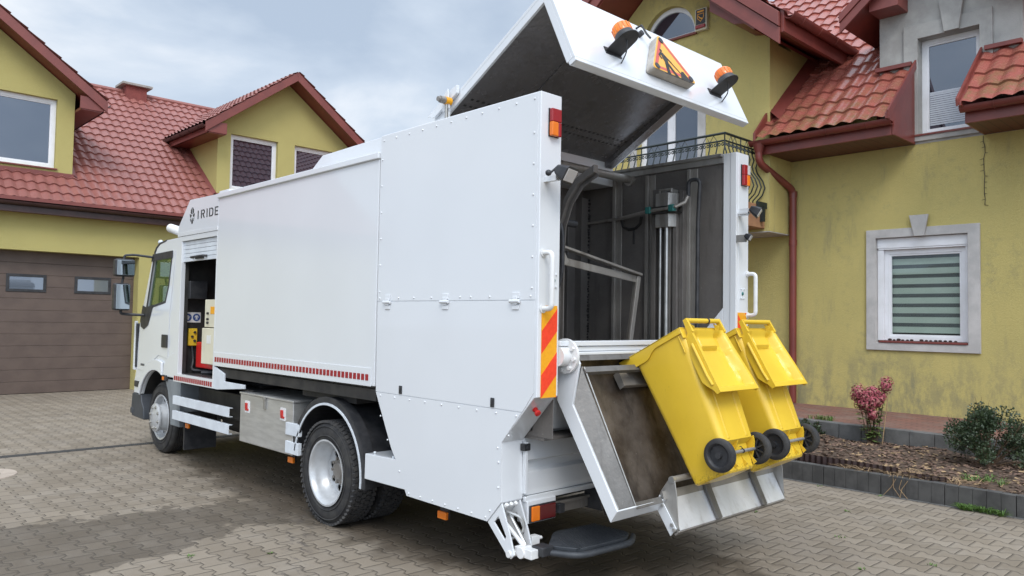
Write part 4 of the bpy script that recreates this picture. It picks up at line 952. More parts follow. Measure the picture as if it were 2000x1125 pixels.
for x0, mir in ((.036, 0), (2.358, 1)):
    bd = MB(); bd.box(x0, x0 + .138, -.0045, -.0005, 1.272, 1.842); b_ = build('marker_board', bd, ORANGE, T, smooth=False)
    g = MB(); x1 = x0 + .138
    for k in range(-1, 4):
        zb = 1.272 + k * .272 + (.0); lo = [(x0, zb - .068), (x1, zb + .062), (x1, zb + .062 + .132), (x0, zb + .064)]
        poly = [(x0, zb), (x1, zb + .14), (x1, zb + .28 - .0), (x0, zb + .14)]
        if mir: poly = [(x1 + x0 - a, b) for a, b in poly]
        # clip to the board
        def clipz(pl, zc, keep_above):
            o_ = []
            for a, b in zip(pl, pl[1:] + pl[:1]):
                ia, ib = (a[1] >= zc) == keep_above, (b[1] >= zc) == keep_above
                if ia: o_.append(a)
                if ia != ib: t_ = (zc - a[1]) / (b[1] - a[1]); o_.append((a[0] + (b[0] - a[0]) * t_, zc))
            return o_
        poly = clipz(clipz(poly, 1.2725, True), 1.8415, False) if poly else []
        if len(poly) > 2: g.prism(poly, 'y', -.006, -.0046)
    build('red_stripes', g, REDREF, b_, smooth=False)
for x in (.135, 2.43):
    g = MB(); g.box(x - .03, x + .03, -.004, 0, 1.955, 2.045)
    for a in (-.024, .024):
        for b in (-.038, .038): g.cyl((x + a, -.004, 2.0 + b), (x + a, -.012, 2.0 + b), .007, n=8)
    bp = build('bolt_plate', g, WHITE, T, bevel=.001)
    g = MB(); g.sphere((x, -.005, 2.0), .016, .008, .016); build('seal', g, GREEN, bp)
def work_lamp(c, d, w_, h_, l_, nm='work_lamp'):
    c = Vector(c); d = Vector(d).normalized(); s = d.cross(Vector((0, 0, 1))).normalized(); u_ = s.cross(d); p = node(nm, T)
    g = MB(); prof = [(-l_, .45), (-l_ * .5, .8), (0, 1)]; vs = []
    for a, k in prof: vs += [c + d * a + s * w_ * k * i + u_ * h_ * k * j for i, j in ((-1, -.7), (-.75, -1), (.75, -1), (1, -.7), (1, .7), (.75, 1), (-.75, 1), (-1, .7))]
    fs = [(i * 8 + k, i * 8 + (k + 1) % 8, (i + 1) * 8 + (k + 1) % 8, (i + 1) * 8 + k) for i in range(2) for k in range(8)] + [tuple(range(7, -1, -1)), tuple(range(16, 24))]
    g.add(vs, fs); build('housing', g, BLACK, p, bevel=.004)
    g = MB(); q = c + d * .002; g.obox(q, d * .003, s * w_ * .8, u_ * h_ * .72); build('lens', g, CLEARLENS, p, bevel=.002); return p
p = work_lamp((.095, -.17, 2.635), (.22, -.82, -.48), .075, .055, .10)
g = MB(); g.box(.04, .075, -.10, -.0, 2.61, 2.64); build('bracket', g, WHITE, p)
g = MB(); g.tube(arc3([(.09, -.11, 2.675), (.06, -.10, 2.70), (.03, -.07, 2.66), (-.02, -.10, 2.645)], .02), .008, 6); g.sphere((-.025, -.10, 2.645), .02, n=8, m=5); build('cable', g, BLACK, p)
p = work_lamp((2.40, -.17, 2.655), (.35, -.75, -.5), .058, .045, .085)
g = MB(); g.box(2.35, 2.40, -.09, 0, 2.655, 2.67); g.box(2.36, 2.375, -.09, -.0, 2.64, 2.70); build('bracket', g, WHITE, p)
p = work_lamp((2.33, -.13, 2.45), (.25, -.8, -.45), .038, .030, .05, 'rear_camera')
g = MB(); g.box(2.33, 2.345, -.09, 0, 2.42, 2.48); build('bracket', g, STEEL, p)
g = MB(); g.lathe([(0, .018), (.02, .018), (.022, .012), (.04, .012), (.042, .021), (.055, .020), (.058, .0005)], (.085, .10, 1.20), (-.1, -.75, -.55), 16); build('emergency_button', g, REDMETAL, T)
g = MB(); d_ = Vector((0, -.675, -.738)); g.obox((.10, .128, 1.172), (.05, 0, 0), Vector((0, -.675, .738)) * .03, d_ * .004); build('button_plate', g, STEEL, T, bevel=.002)

# ---- tailgate hatch, raised
hp = [(1.33, 3.270), (.15, 3.952), (-.098, 3.422)]
dr_ = Vector((-1.18, .682)).normalized(); ds = Vector((-.248, -.53)).normalized()
nr = Vector((-dr_.y, dr_.x)) * -1; 
nr = Vector((-.5, -.866)); nin1 = Vector((-.682 / 1.363, -1.18 / 1.363)); nin2 = Vector((.906, -.424))
def inset(k):
    a = Vector(hp[0]) + nin1 * k; c = Vector(hp[2]) + nin2 * k; n1, n2 = nin1, nin2
    det = n1.x * n2.y - n1.y * n2.x; pk = Vector(hp[1]); b1 = n1.dot(pk) + k; b2 = n2.dot(pk) + k
    b = Vector(((b1 * n2.y - b2 * n1.y) / det, (n1.x * b2 - n2.x * b1) / det)); return [tuple(a), tuple(b), tuple(c)]
g = MB(); g.prism(hp + inset(.022)[::-1], 'x', .2, 2.33)
for x0, x1 in ((.2, .222), (2.308, 2.33)): g.prism(inset(.0225) + inset(.075)[::-1], 'x', x0, x1)
c = Vector(hp[2]); g.prism([tuple(c + ds * .0005), tuple(c + ds * .03), tuple(c + ds * .03 + nin2 * .06), tuple(c + ds * .0005 + nin2 * .06)], 'x', .2, 2.33)
g.prism([tuple(c + ds * .031), tuple(c + ds * .036 + nin2 * .02), tuple(c + ds * .036 + nin2 * .055), tuple(c + ds * .031 + nin2 * .055)], 'x', .21, 2.32)
ht = build('tailgate_hatch', g, WHITE, T, bevel=.006)
g = MB(); g.prism(inset(.024) + inset(.034)[::-1], 'x', .2225, 2.3075)
a = Vector(hp[0]); L1 = 1.363
for x in (.80,): 
    q0, q1 = a + nin1 * .035 + dr_ * .06, a + nin1 * .035 + dr_ * (L1 - .1); g.prism([tuple(q0), tuple(q1), tuple(q1 + nin1 * .01), tuple(q0 + nin1 * .01)], 'x', x, x + .05)
for x in (2.20,):
    q0, q1 = a + nin1 * .035, a + nin1 * .035 + dr_ * (L1 - .03); g.prism([tuple(q0), tuple(q1), tuple(q1 + nin1 * .05), tuple(q0 + nin1 * .05)], 'x', x, x + .10)
g.mat(1)
for k in range(34):
    for j in (0, 1):
        cc = a + nin1 * .0348 + dr_ * (.24 + .07 * j); x = .3 + k * .056 + (.02 if j else 0)
        if .78 < x < .87: continue
        q0, q1 = cc - dr_ * .009, cc + dr_ * .009; g.prism([tuple(q0), tuple(q1), tuple(q1 + nin1 * .001), tuple(q0 + nin1 * .001)], 'x', x, x + .026)
build('hatch_lining', g, [HATCHIN, DARK], ht, smooth=False)
# left hinge bracket with a grease fitting
g = MB(); q0 = a + dr_ * .0; g.prism([(1.30, 3.27), (1.03, 3.41), (1.03, 3.47), (1.10, 3.45), (1.38, 3.29)], 'x', .17, .197); g.prism([(1.08, 3.30), (1.16, 3.28), (1.16, 3.40), (1.10, 3.45)], 'x', .14, .15); g.box(.15, .172, 1.10, 1.14, 3.20, 3.36); build('hinge_bracket', g, WHITE, T, bevel=.004)
g = MB(); g.cyl((.07, 1.10, 3.355), (.115, 1.10, 3.355), .026); g.cyl((.05, 1.10, 3.355), (.07, 1.10, 3.355), .018); hk = build('pin', g, STEEL2, T)
g = MB(); g.cyl((.115, 1.10, 3.355), (.168, 1.10, 3.355), .029); build('bushing', g, ORANGE, hk)
g = MB(); g.cyl((.13, 1.09, 3.10), (.13, 1.10, 3.33), .012); build('strut_rod', g, STEEL, T)
# beacons
Uo = Vector((0, -.866, .5)); Uu = Vector((0, .5, .866))
def beacon(x):
    p = node('beacon', T); ft = Vector((x, hp[1][0] + ds.x * .425, hp[1][1] + ds.y * .425)); nn = Vector((0, -.906, .424)); sv = Vector((0, ds.x, ds.y))
    g = MB(); g.obox(ft + nn * .003 + sv * -.01, (.085, 0, 0), sv * .028, nn * .003)
    c = ft + nn * .13; vs = []
    ol = [(-.08, 0), (.08, 0)] + [(.082 * math.cos(R(t)), .14 + .082 * math.sin(R(t))) for t in range(0, 181, 15)]
    ov = [ft + Vector((q[0], 0, 0)) + Uo * q[1] for q in ol]; th = Uu * .006; m = len(ol)
    g.add(ov + [v + th for v in ov], [tuple(range(m)), tuple(range(2 * m - 1, m - 1, -1))] + [(k, (k + 1) % m, m + (k + 1) % m, m + k) for k in range(m)])
    build('bracket', g, BLACK, p)
    bc = ft + Uo * .135
    g = MB(); g.lathe([(.006, .078), (.02, .078), (.028, .068), (.05, .066), (.052, .001)], bc, Uu, 28); build('base', g, BLACK, p)
    g = MB(); g.lathe([(.05, .064), (.055, .066), (.112, .064), (.124, .056), (.13, .04), (.132, .0005)], bc, Uu, 28)
    for k in range(14):
        an = k * 2 * math.pi / 14; e1, e2 = g.frame(Uu); rd = e1 * math.cos(an) + e2 * math.sin(an); g.tube([bc + Uu * .058 + rd * .0655, bc + Uu * .110 + rd * .0645], .005, 5)
    build('lens', g, AMBER, p)
    g = MB(); g.tube(arc3([bc + Vector((0, 0, -.004)), bc + Vector((.0, -.0, -.08)), ft + Vector((.07, -.01, -.06))], .05), .005, 6); build('cable', g, BLACK, p)
beacon(.665); beacon(1.945)
# work-zone sign on the hatch
def onhatch(x, s, off): return (x, hp[1][0] + ds.x * s - .906 * off, hp[1][1] + ds.y * s + .424 * off)
def rtri(k, rr=.045):
    A = [(1.265, .105), (.985, .495), (1.545, .495)]; cx, cs = 1.265, .365; outp = []
    A = [(cx + (x - cx) * k, cs + (s - cs) * k) for x, s in A]; rr *= k
    for i in range(3):
        p0, p, p1 = Vector(A[i - 1]), Vector(A[i]), Vector(A[(i + 1) % 3]); d1, d2 = (p0 - p).normalized(), (p1 - p).normalized()
        a_, b_ = p + d1 * rr, p + d2 * rr
        for t in range(6): t /= 5; outp.append(tuple(a_ * (1 - t) ** 2 + p * 2 * t * (1 - t) + b_ * t * t))
    return outp
def plate(g, pl, o0, o1, hole=None):
    tmp = MB(); tmp.prism(pl, 'z', o0, o1, [hole] if hole else []); g.add([onhatch(x, s, o_) for x, s, o_ in tmp.v], tmp.f)
sg = node('roadwork_sign', T)
g = MB(); plate(g, rtri(1), .003, .072); build('sign_box', g, SIGNBACK, sg, bevel=.006)
g = MB(); plate(g, rtri(.985), .0725, .0745); build('sign_face', g, SIGNY, sg, smooth=False)
g = MB(); plate(g, rtri(.90), .0747, .0757, rtri(.70, .03)); build('sign_border', g, SIGNR, sg, smooth=False)
g = MB()
def S(pl): plate(g, [(1.265 + .33 * (x - .5), .265 + .235 * (1 - y) * 1.0) for x, y in pl], .0758, .0768)
S([(.30 + .045 * math.cos(t * .628), .93 + .06 * math.sin(t * .628)) for t in range(10)])                 # head
S([(.24, .86), (.35, .84), (.42, .60), (.40, .42), (.28, .42), (.24, .62)])                                # torso
S([(.24, .84), (.12, .70), (.17, .55), (.22, .56), (.19, .69), (.27, .76)])                                # arm
S([(.36, .80), (.56, .54), (.53, .50), (.34, .70)])                                                        # arm
S([(.26, .44), (.37, .44), (.31, .05), (.34, .0), (.19, .0), (.20, .08)])                                  # leg
S([(.31, .46), (.42, .44), (.60, .05), (.64, .0), (.49, .0)])                                              # leg
S([(.44, .62), (.47, .64), (.80, .20), (.77, .17)])                                                        # shovel
S([(.70, .0), (.76, .20), (.84, .33), (.92, .33), (1.0, .18), (1.12, .0)])                                 # heap
S([(.05, -.02), (1.15, -.02), (1.15, -.045), (.05, -.045)])
build('worker_symbol', g, DARK, sg, smooth=False)
g = MB()
for cx, cs in ((1.265, .17), (1.055, .465), (1.475, .465)): plate(g, circ(cx, cs, .026, 14), .0758, .080)
build('flash_lamp', g, BLACK, sg, smooth=False)
g = MB(); g.tube([onhatch(1.13, .04, .0), onhatch(1.13, .05, .05), onhatch(1.15, .12, .05), onhatch(1.16, .17, .06)], .008, 6); g.tube([onhatch(1.12, .11, .0), onhatch(1.12, .11, .04)], .022, 10); build('cable_gland', g, BLACK, sg)

# ---- bin lifter (tipping chute) hanging at the rear
LF = node('bin_lifter', T)
out_f = [(.11, 1.60), (.03, 1.63), (-.03, 1.57), (-.085, 1.480), (-.031, 1.219), (-.399, .616), (-.347, .540), (.104, 1.237)]
g = MB(); g.prism(out_f, 'x', .300, .318); g.prism(out_f, 'x', 2.212, 2.23)
g.prism([(-.347, .5405), (-.399, .6165), (-.392, .624), (-.338, .552)], 'x', .3185, 2.2115)
build('side_frame', g, WHITE, LF, bevel=.004)
g = MB()
def quadp(x, a, b, th=.006): pass
def slab(pts, th):
    """flat plate from four world points, thickened along its normal"""
    pts = [Vector(p) for p in pts]; nn = (pts[1] - pts[0]).cross(pts[2] - pts[0]).normalized() * th
    m = len(pts); g.add(pts + [p + nn for p in pts], [tuple(range(m)), tuple(range(2 * m - 1, m - 1, -1))] + [(k, (k + 1) % m, m + (k + 1) % m, m + k) for k in range(m)])
slab([(.319, -.088, 1.462), (.319, -.024, 1.215), (.319, -.388, .622), (.485, -.388, .622)], .004)
slab([(2.211, -.088, 1.462), (2.211, -.024, 1.215), (2.211, -.388, .622), (2.06, -.388, .622)], .004)
slab([(.319, -.084, 1.462), (.485, -.386, .622), (.50, -.27, .57), (.335, .05, 1.40)], .004)
slab([(.325, -.015, 1.550), (2.2, -.015, 1.550), (2.2, -.048, 1.497), (.325, -.048, 1.497)], .004)
slab([(.33, -.066, 1.440), (2.2, -.066, 1.440), (2.2, -.098, 1.408), (.33, -.098, 1.408)], -.03)
slab([(.49, -.384, .640), (.76, -.386, .640), (.76, -.405, .604), (.49, -.405, .604)], .006)
build('chute_flange', g, FLANGEST, LF, bevel=.002)
g = MB(); g.tube([(.335, -.092, 1.460), (.487, -.392, .622)], .006, 6); build('flange_highlight', g, STEEL, LF); g = MB(); g.tube([(.322, -.392, .624), (.322, -.028, 1.214), (.322, -.092, 1.462)], .005, 6); build('flange_highlight', g, STEEL, LF)  # bright strips along the flange edges, a highlight put in as lighter steel
g = MB(); slab([(.34, .06, 1.42), (2.2, .06, 1.42), (2.2, -.27, .565), (.34, -.27, .565)], .006); slab([(.33, .04, 1.50), (2.2, .04, 1.50), (2.2, .06, 1.41), (.33, .06, 1.41)], .006); build('chute_floor', g, FLOORST, LF)
g = MB(); g.prism([(.027, 1.379), (-.012, 1.410), (-.064, 1.319), (-.026, 1.294)], 'x', .79, 2.2); build('catch_bar', g, STEEL2, LF, bevel=.006)
g = MB(); g.prism([(.03, 1.383), (-.014, 1.414), (-.067, 1.318), (-.028, 1.290)], 'x', .782, .79); build('catch_bar_end', g, RIBST, LF)
g = MB(); g.cyl((.196, .02, 1.525), (.315, .02, 1.525), .065, n=24); g.cyl((.272, .02, 1.525), (.292, .02, 1.525), .112, n=30)
for k in range(8): an = k * math.pi / 4 + .2; g.cyl((.255, .02 + .088 * math.cos(an), 1.525 + .088 * math.sin(an)), (.272, .02 + .088 * math.cos(an), 1.525 + .088 * math.sin(an)), .014, n=6)
build('pivot_flange', g, WHITE2, LF)
# comb lip with brackets
cl_ = node('comb_lip', T)
g = MB(); slab([(.812, -.398, .622), (2.19, -.398, .622), (2.19, -.496, .436), (.812, -.496, .436)], -.004); build('lip_panel', g, BRIGHT, cl_)
g = MB(); slab([(.77, -.384, .668), (2.22, -.384, .668), (2.22, -.400, .617), (.77, -.400, .617)], -.006); g.prism([(-.493, .436), (-.50, .428), (-.47, .40), (-.46, .41)], 'x', .80, 2.21); build('lip_edge', g, STEEL2, cl_, bevel=.002)
for x0 in (1.225, 1.835):
    g = MB(); slab([(x0, -.388, .655), (x0 + .045, -.388, .655), (x0 + .045, -.502, .438), (x0, -.502, .438)], .02 if 0 else -.022); slab([(x0 + .047, -.40, .652), (x0 + .085, -.395, .652), (x0 + .085, -.497, .440), (x0 + .047, -.508, .440)], -.006); build('lip_rib', g, FLANGEST, cl_, bevel=.002)
def tri_br(x0, x1, xw):
    p = node('lip_bracket', T)
    g = MB(); g.prism([(-.345, .640), (-.356, .665), (-.425, .762), (-.437, .772), (-.452, .768), (-.460, .752), (-.478, .655), (-.492, .445), (-.484, .428), (-.470, .430)], 'x', x0, x1); build('plate', g, STEEL, p, bevel=.003)
    g = MB(); g.prism([(-.325, .560), (-.352, .640), (-.484, .447), (-.440, .394)], 'x', xw, xw + .010); build('white_plate', g, WHITE, p, bevel=.002)
    g = MB(); s = -1 if xw < 1 else 1; xx = xw if s < 0 else xw + .01
    for y, z in ((-.355, .615), (-.378, .578), (-.455, .468), (-.472, .440)): g.cyl((xx, y, z), (xx + s * .012, y, z), .013, n=6)
    g.cyl((x0 - .008, -.440, .748), (x1 + .008, -.440, .748), .022, n=14); build('bolt', g, CHROME, p)
tri_br(.800, .808, .788); tri_br(2.195, 2.203, 2.205)
g = MB(); g.cyl((.80, -.440, .748), (2.2, -.440, .748), .020, n=14); build('support_rod', g, STEEL2, cl_)

# ---- footstep
FS = node('footstep', T)
def rounded(pts, rad): return [(p.x, p.y) for p in arc3([(a_, b_, 0) for a_, b_ in [((pts[-1][0] + pts[0][0]) / 2, (pts[-1][1] + pts[0][1]) / 2)] + pts + [((pts[-1][0] + pts[0][0]) / 2, (pts[-1][1] + pts[0][1]) / 2)]], rad)][:-1]
fp = [(.20, .07), (.30, -.11), (.74, -.14), (.86, -.06), (.78, .24), (.46, .27)]
g = MB(); g.prism(rounded(fp, .06), 'z', .308, .335); build('tread_plate', g, STEPG, FS, bevel=.006)
g = MB(); pts = [(.155, .09, .300), (.27, -.135, .300), (.75, -.165, .300), (.885, -.07, .300)]; g.tube(arc3(pts, .09), .021, 12); build('edge_tube', g, STEPG, FS)
g = MB(); rnd = random.Random(1)
for i in range(26):
    for j in range(16):
        x, y = .29 + i * .021 + (.0105 if j % 2 else 0), -.10 + j * .021
        if x + .6 * max(0, -.06 - y) > .83 or (y > .2 and x < .5) or y > .25 - max(0, .6 - x) * .1 or (y > .12 and x < .36): continue
        g.obox((x, y, .3365), (.007, .003, 0), (-.002, .005, 0), (0, 0, .0018))
build('grip_pattern', g, STEPG, FS, smooth=False)
g = MB(); g.box(.10, .20, .02, .12, .285, .345); build('step_arm', g, BLACK, FS, bevel=.008)
br = [(.300, .585), (.425, .444), (.20, .27), (.15, .26), (.125, .30), (.22, .45)]
hol = [(.33, .50), (.375, .445), (.25, .345)]
for x0 in (.005, .165):
    g = MB(); g.prism([(.297, .583), (.425, .442), (.245, .275), (.205, .255), (.175, .285), (.22, .41)], 'x', x0, x0 + .012, [[(.325, .50), (.365, .452), (.265, .36), (.25, .385)]]); build('bracket_plate', g, WHITE, FS, bevel=.002)
g = MB(); g.cyl((-.01, .215, .285), (.19, .215, .285), .022); g.cyl((.03, .15, .30), (.12, .15, .30), .035); g.box(.04, .105, .06, .21, .275, .33); g.cyl((.02, .33, .50), (.1, .18, .32), .014)
for x in (.03, .07, .11): g.cyl((x, .285, .565), (x, .27, .58), .014, n=8)
g.box(.19, .26, .20, .25, .30, .36); g.cyl((.26, .225, .335), (.30, .225, .335), .012, n=8); build('step_hinge', g, WHITE2, FS, bevel=.003)
g = MB(); g.tube(arc3([(.05, .35, .53), (.10, .20, .50), (.14, .22, .40), (.08, .30, .34)], .06), .010, 8); g.cyl((.09, .31, .50), (.11, .18, .33), .012); build('step_cylinder', g, ALU, FS)

# ---- wheels
def tyre(g, x, y, z, rad, wid, s):
    """s = -1: outer face towards -x"""
    hw = wid / 2; prof = [(-hw + .02, rad * .60), (-hw + .004, rad * .70), (-hw, rad * .82), (-hw + .012, rad * .93), (-hw + .03, rad * .985), (-hw + .05, rad)]
    for k in (-.35, -.12, .12, .35): prof += [(hw * (k - .06), rad), (hw * (k - .05), rad - .010), (hw * (k + .05), rad - .010), (hw * (k + .06), rad)]
    prof += [(hw - .05, rad), (hw - .03, rad * .985), (hw - .012, rad * .93), (hw, rad * .82), (hw - .004, rad * .70), (hw - .02, rad * .60)]
    g.lathe(prof, (x, y, z), (1, 0, 0), 72)
    for rr, h in ((.90, .003), (.72, .004)): g.lathe([(-hw + .004 - h, rad * rr - .006), (-hw - h, rad * rr), (-hw + .004 - h, rad * rr + .006)], (x, y, z), (1, 0, 0), 72)
def lugs(g, x, y, z, rad, wid, n=58):
    for i in range(n):
        an = 2 * math.pi * i / n
        for j, (xo, sk) in enumerate(((-.40, .4), (-.19, -.25), (.0, .2), (.19, -.25), (.40, .4))):
            a2 = an + (math.pi / n if j % 2 else 0); rd = Vector((0, math.cos(a2), math.sin(a2))); tn = Vector((sk, -math.sin(a2), math.cos(a2))).normalized(); c_ = Vector((x + xo * wid, y, z)) + rd * (rad - .003)
            ax_ = rd.cross(tn).normalized(); g.obox(c_, ax_ * wid * .085, tn * rad * .040, rd * .010)
def wheel(nm, x, y, s, rad, wid, front, rear_lugs=False, label=None):
    p = node(nm, T); z = rad + .002
    g = MB(); tyre(g, x, y, z, rad, wid, s)
    if rear_lugs: g.mat(1); lugs(g, x, y, z, rad, wid)
    build('tyre', g, [RUBBER, TREAD], p, ang=50)
    g = MB(); hw = wid / 2; rr = rad * .61
    if front:
        prof = [(hw * .9, rr), (-hw * .9, rr), (-hw * .98, rr + .012), (-hw * 1.02, rr + .008), (-hw * .95, rr - .012), (-hw * .35, rr - .03)]
        g.lathe([(a_ * -s, b_) for a_, b_ in prof], (x, y, z), (1, 0, 0), 48)
        ring = circ(y, z, rr - .025, 40); holes = [circ(y + .205 * math.cos(k * math.pi / 5), z + .205 * math.sin(k * math.pi / 5), .020, 10) for k in range(10)]
        g.prism(ring, 'x', x + s * hw * .35, x + s * hw * .43, holes)
        g.lathe([(hw * .43 * s, .17), (hw * 1.31 * s, .155)], (x, y, z), (1, 0, 0), 40)
        rm = build('rim', g, RIM, p)
        g = MB(); xf = x + s * hw * 1.3
        g.lathe([(0, .16), (s * .012, .178), (s * .03, .178), (s * .036, .17), (s * .038, .0005)], (xf, y, z), (1, 0, 0), 40); build('hub_cover', g, RIM, p)
        g = MB()
        for k in range(8): an = k * math.pi / 4 + .3; g.cyl((xf + s * .037, y + .135 * math.cos(an), z + .135 * math.sin(an)), (xf + s * .040, y + .135 * math.cos(an), z + .135 * math.sin(an)), .022, n=10); g.cyl((xf + s * .039, y + .135 * math.cos(an), z + .135 * math.sin(an)), (xf + s * .055, y + .135 * math.cos(an), z + .135 * math.sin(an)), .013, n=6)
        build('wheel_nut', g, STEEL, p)
    else:
        prof = [(-.98, rr + .010), (-1.03, rr + .016), (-1.03, rr + .002), (-.93, rr - .010), (-.55, rr - .020), (-.1, rr - .03), (.1, rr - .05), (.32, rr - .055)]
        g.lathe([(a_ * hw * -s, b_) for a_, b_ in prof], (x, y, z), (1, 0, 0), 56)
        ring = circ(y, z, rr - .055, 44); holes = [circ(y + .155 * math.cos(k * math.pi / 4 + .2), z + .155 * math.sin(k * math.pi / 4 + .2), .030, 14) for k in range(8)] + [circ(y, z, .085, 20)]
        g.prism(ring, 'x', x - s * hw * .40, x - s * hw * .32, holes); rm = build('rim', g, RIM, p)
        g = MB(); xf = x - s * hw * .32
        g.lathe([(0, .115), (s * .02, .11), (s * .025, .08), (s * .035, .072), (s * .045, .06), (s * .047, .0005)], (xf, y, z), (1, 0, 0), 30); build('hub', g, STEEL2, p)
        g = MB()
        for k in range(10): an = k * math.pi / 5; g.cyl((xf, y + .105 * math.cos(an), z + .105 * math.sin(an)), (xf + s * .035, y + .105 * math.cos(an), z + .105 * math.sin(an)), .013, n=6)
        build('wheel_nut', g, STEEL2, p)
        g = MB(); g.cyl((x - s * hw * .75, y, z), (x - s * hw * .8, y, z), rr - .06, n=30); build('brake_drum', g, DARK, p)
YR, YF = 2.505, 6.80
wheel('wheel', .150, YR, -1, .431, .235, False, True)
wheel('wheel', .455, YR, -1, .431, .235, False, True)
wheel('wheel', 2.380, YR, 1, .431, .235, False); wheel('wheel', 2.075, YR, 1, .431, .235, False)
wheel('wheel', .300, YF, -1, .446, .245, True); wheel('wheel', 2.23, YF, 1, .446, .245, True)
# mudguard over the rear wheel
g = MB(); n = 26; R0 = .545; vs = []
A = [R(-6 + 176 * i / n) for i in range(n + 1)]
def ring_strip(g, x0, x1, r0, r1):
    for i in range(n):
        a_, b_ = A[i], A[i + 1]; P_ = lambda x, rr, t: (x, YR - .02 - rr * math.cos(t), .455 + rr * 1.03 * math.sin(t))
        g.add([P_(x, rr, t) for x in (x0, x1) for rr in (r0, r1) for t in (a_, b_)], [(0, 1, 3, 2), (4, 6, 7, 5), (0, 4, 5, 1), (2, 3, 7, 6)])
ring_strip(g, .035, .62, R0, R0 + .018); mg = build('mudguard', g, BLACK, T, ang=60)
g = MB(); ring_strip(g, .020, .036, R0 - .012, R0 + .055); ring_strip(g, .036, .12, R0 + .018, R0 + .05); build('flare', g, BLACK, mg, ang=60)
g = MB(); ring_strip(g, .012, .0195, R0 - .012, R0 + .006); build('grey_lip', g, GREYWHITE, mg, ang=60)
# chassis
g = MB(); g.box(.80, .88, .5, 7.2, .70, .95); g.box(1.65, 1.73, .5, 7.2, .70, .95); g.cyl((.5, YR, .43), (2.0, YR, .43), .10); g.sphere((1.26, YR, .43), .22); g.cyl((.4, YF, .42), (2.1, YF, .42), .06)
g.box(.45, .80, 3.0, 4.4, .45, .95); g.cyl((.62, 4.5, .55), (.62, 5.6, .55), .17, n=20); g.box(.3, .6, 4.3, 4.42, .45, 1.15); g.box(.25, .75, 4.5, 5.8, .62, .90); g.box(.12, .7, 2.2, 3.1, 1.03, 1.1); g.box(.3, 2.2, 3.0, 4.5, 1.05, 1.15); g.box(1.75, 2.3, 3.2, 5.6, .4, .95)
build('chassis', g, DARK, T, bevel=.008)
g = MB(); g.tube(arc3([(.30, 4.72, 1.02), (.3, 4.3, 1.03), (.4, 3.9, 1.06)], .2), .02, 8); g.tube([(.35, 4.3, 1.06), (.33, 3.2, 1.07)], .016, 8); g.box(.1, .5, 4.05, 4.75, .985, 1.0); build('hoses', g, BLACK, T)
# toolbox
g = MB(); g.box(.03, .55, 3.09, 4.185, .493, .965); tb = build('toolbox', g, ALU, T, bevel=.006)
g = MB(); g.box(.022, .56, 3.08, 4.195, .966, .985); build('lid', g, ALU, tb, bevel=.004)
g = MB(); g.box(.015, .03, 3.62, 3.66, .86, .97); g.box(.008, .02, 3.61, 3.67, .95, .975); build('clasp', g, STEEL, tb, bevel=.003)
for y in (4.02, 3.28):
    g = MB(); g.box(.026, .030, y - .05, y + .05, .79, .905); build('latch_plate', g, WHITE2, tb)
    g = MB(); g.box(.018, .026, y - .034, y + .034, .81, .83); g.box(.014, .026, y - .012, y + .03, .83, .885); build('latch_handle', g, REDMETAL, tb, bevel=.003)
# side guards
for z0, z1 in ((.700, .797), (.525, .625)):
    g = MB(); t_ = .008
    g.box(.018, .026, 4.42, 5.975, z0, z1); g.box(.026, .06, 4.42, 5.975, z1 - t_, z1); g.box(.026, .06, 4.42, 5.975, z0, z0 + t_); build('side_guard', g, GREYWHITE, T, bevel=.003)
for z0, z1 in ((.677, .787), (.512, .620)):
    g = MB(); g.box(.012, .05, 2.955, 3.195, z0, z1); build('side_guard', g, GREYWHITE, T, bevel=.004)
for y, z, x in ((3.235, .430, .10), (1.03, .350, .12), (5.76, .460, .12)):
    g = MB(); g.box(x - .012, x + .012, y - .05, y + .05, z - .027, z + .027); sm = build('side_marker', g, AMBER, T, bevel=.005)
    g = MB(); g.box(x + .0125, x + .03, y - .045, y + .045, z - .02, z + .09); build('holder', g, BLACK, sm)
# ---- equipment locker behind the cab
g = MB(); g.prism([(4.80, 2.655), (5.93, 2.655), (5.93, 2.77), (5.60, 3.062), (4.80, 3.048)], 'x', .0, W); g.box(-.006, 0, 4.80, 5.928, 2.655, 2.70); lk = build('locker_roof', g, WHITE, T, bevel=.006)
g = MB(); g.prism(rect(4.80, 5.93, .968, 2.654), 'x', 0, .05, [rect(4.82, 5.80, 1.062, 2.595)]); fr = build('locker_frame', g, WHITE, T, bevel=.004)
g = MB(); g.prism(rect(4.80, 5.93, .968, 2.654), 'x', 2.48, W); build('locker_side', g, WHITE, T, bevel=.004)
g = MB(); n = 19
for i in range(n): y = 4.83 + i * 1.09 / n; g.box(-.0025, -.0003, y, y + .040, .985, 1.035)
build('reflective_tape', g, REDTAPE, fr, smooth=False)
g = MB()
for i in range(5): g.box(.024, .036, 4.82, 5.80, 2.355 + i * .048, 2.400 + i * .048)
sh = build('roller_shutter', g, GREYWHITE, T, bevel=.004)
g = MB(); g.tube(arc3([(.024, 5.50, 2.395), (-.02, 5.48, 2.395), (-.02, 5.14, 2.40), (.024, 5.12, 2.40)], .03), .013, 8); g.box(.006, .024, 5.2, 5.42, 2.375, 2.415); build('shutter_handle', g, BLACK, sh)
g = MB(); g.box(.05, 1.3, 4.80, 4.815, 1.0, 2.65); g.box(.05, 1.3, 5.895, 5.925, 1.0, 2.65); g.box(1.28, 1.3, 4.815, 5.895, 1.0, 2.65); g.box(.02, 1.28, 4.815, 5.895, 1.0, 1.06); g.box(.05, 1.28, 4.815, 5.895, 2.6, 2.65); g.box(.05, .09, 5.80, 5.895, 1.06, 2.6); build('locker_interior', g, DARK, T)
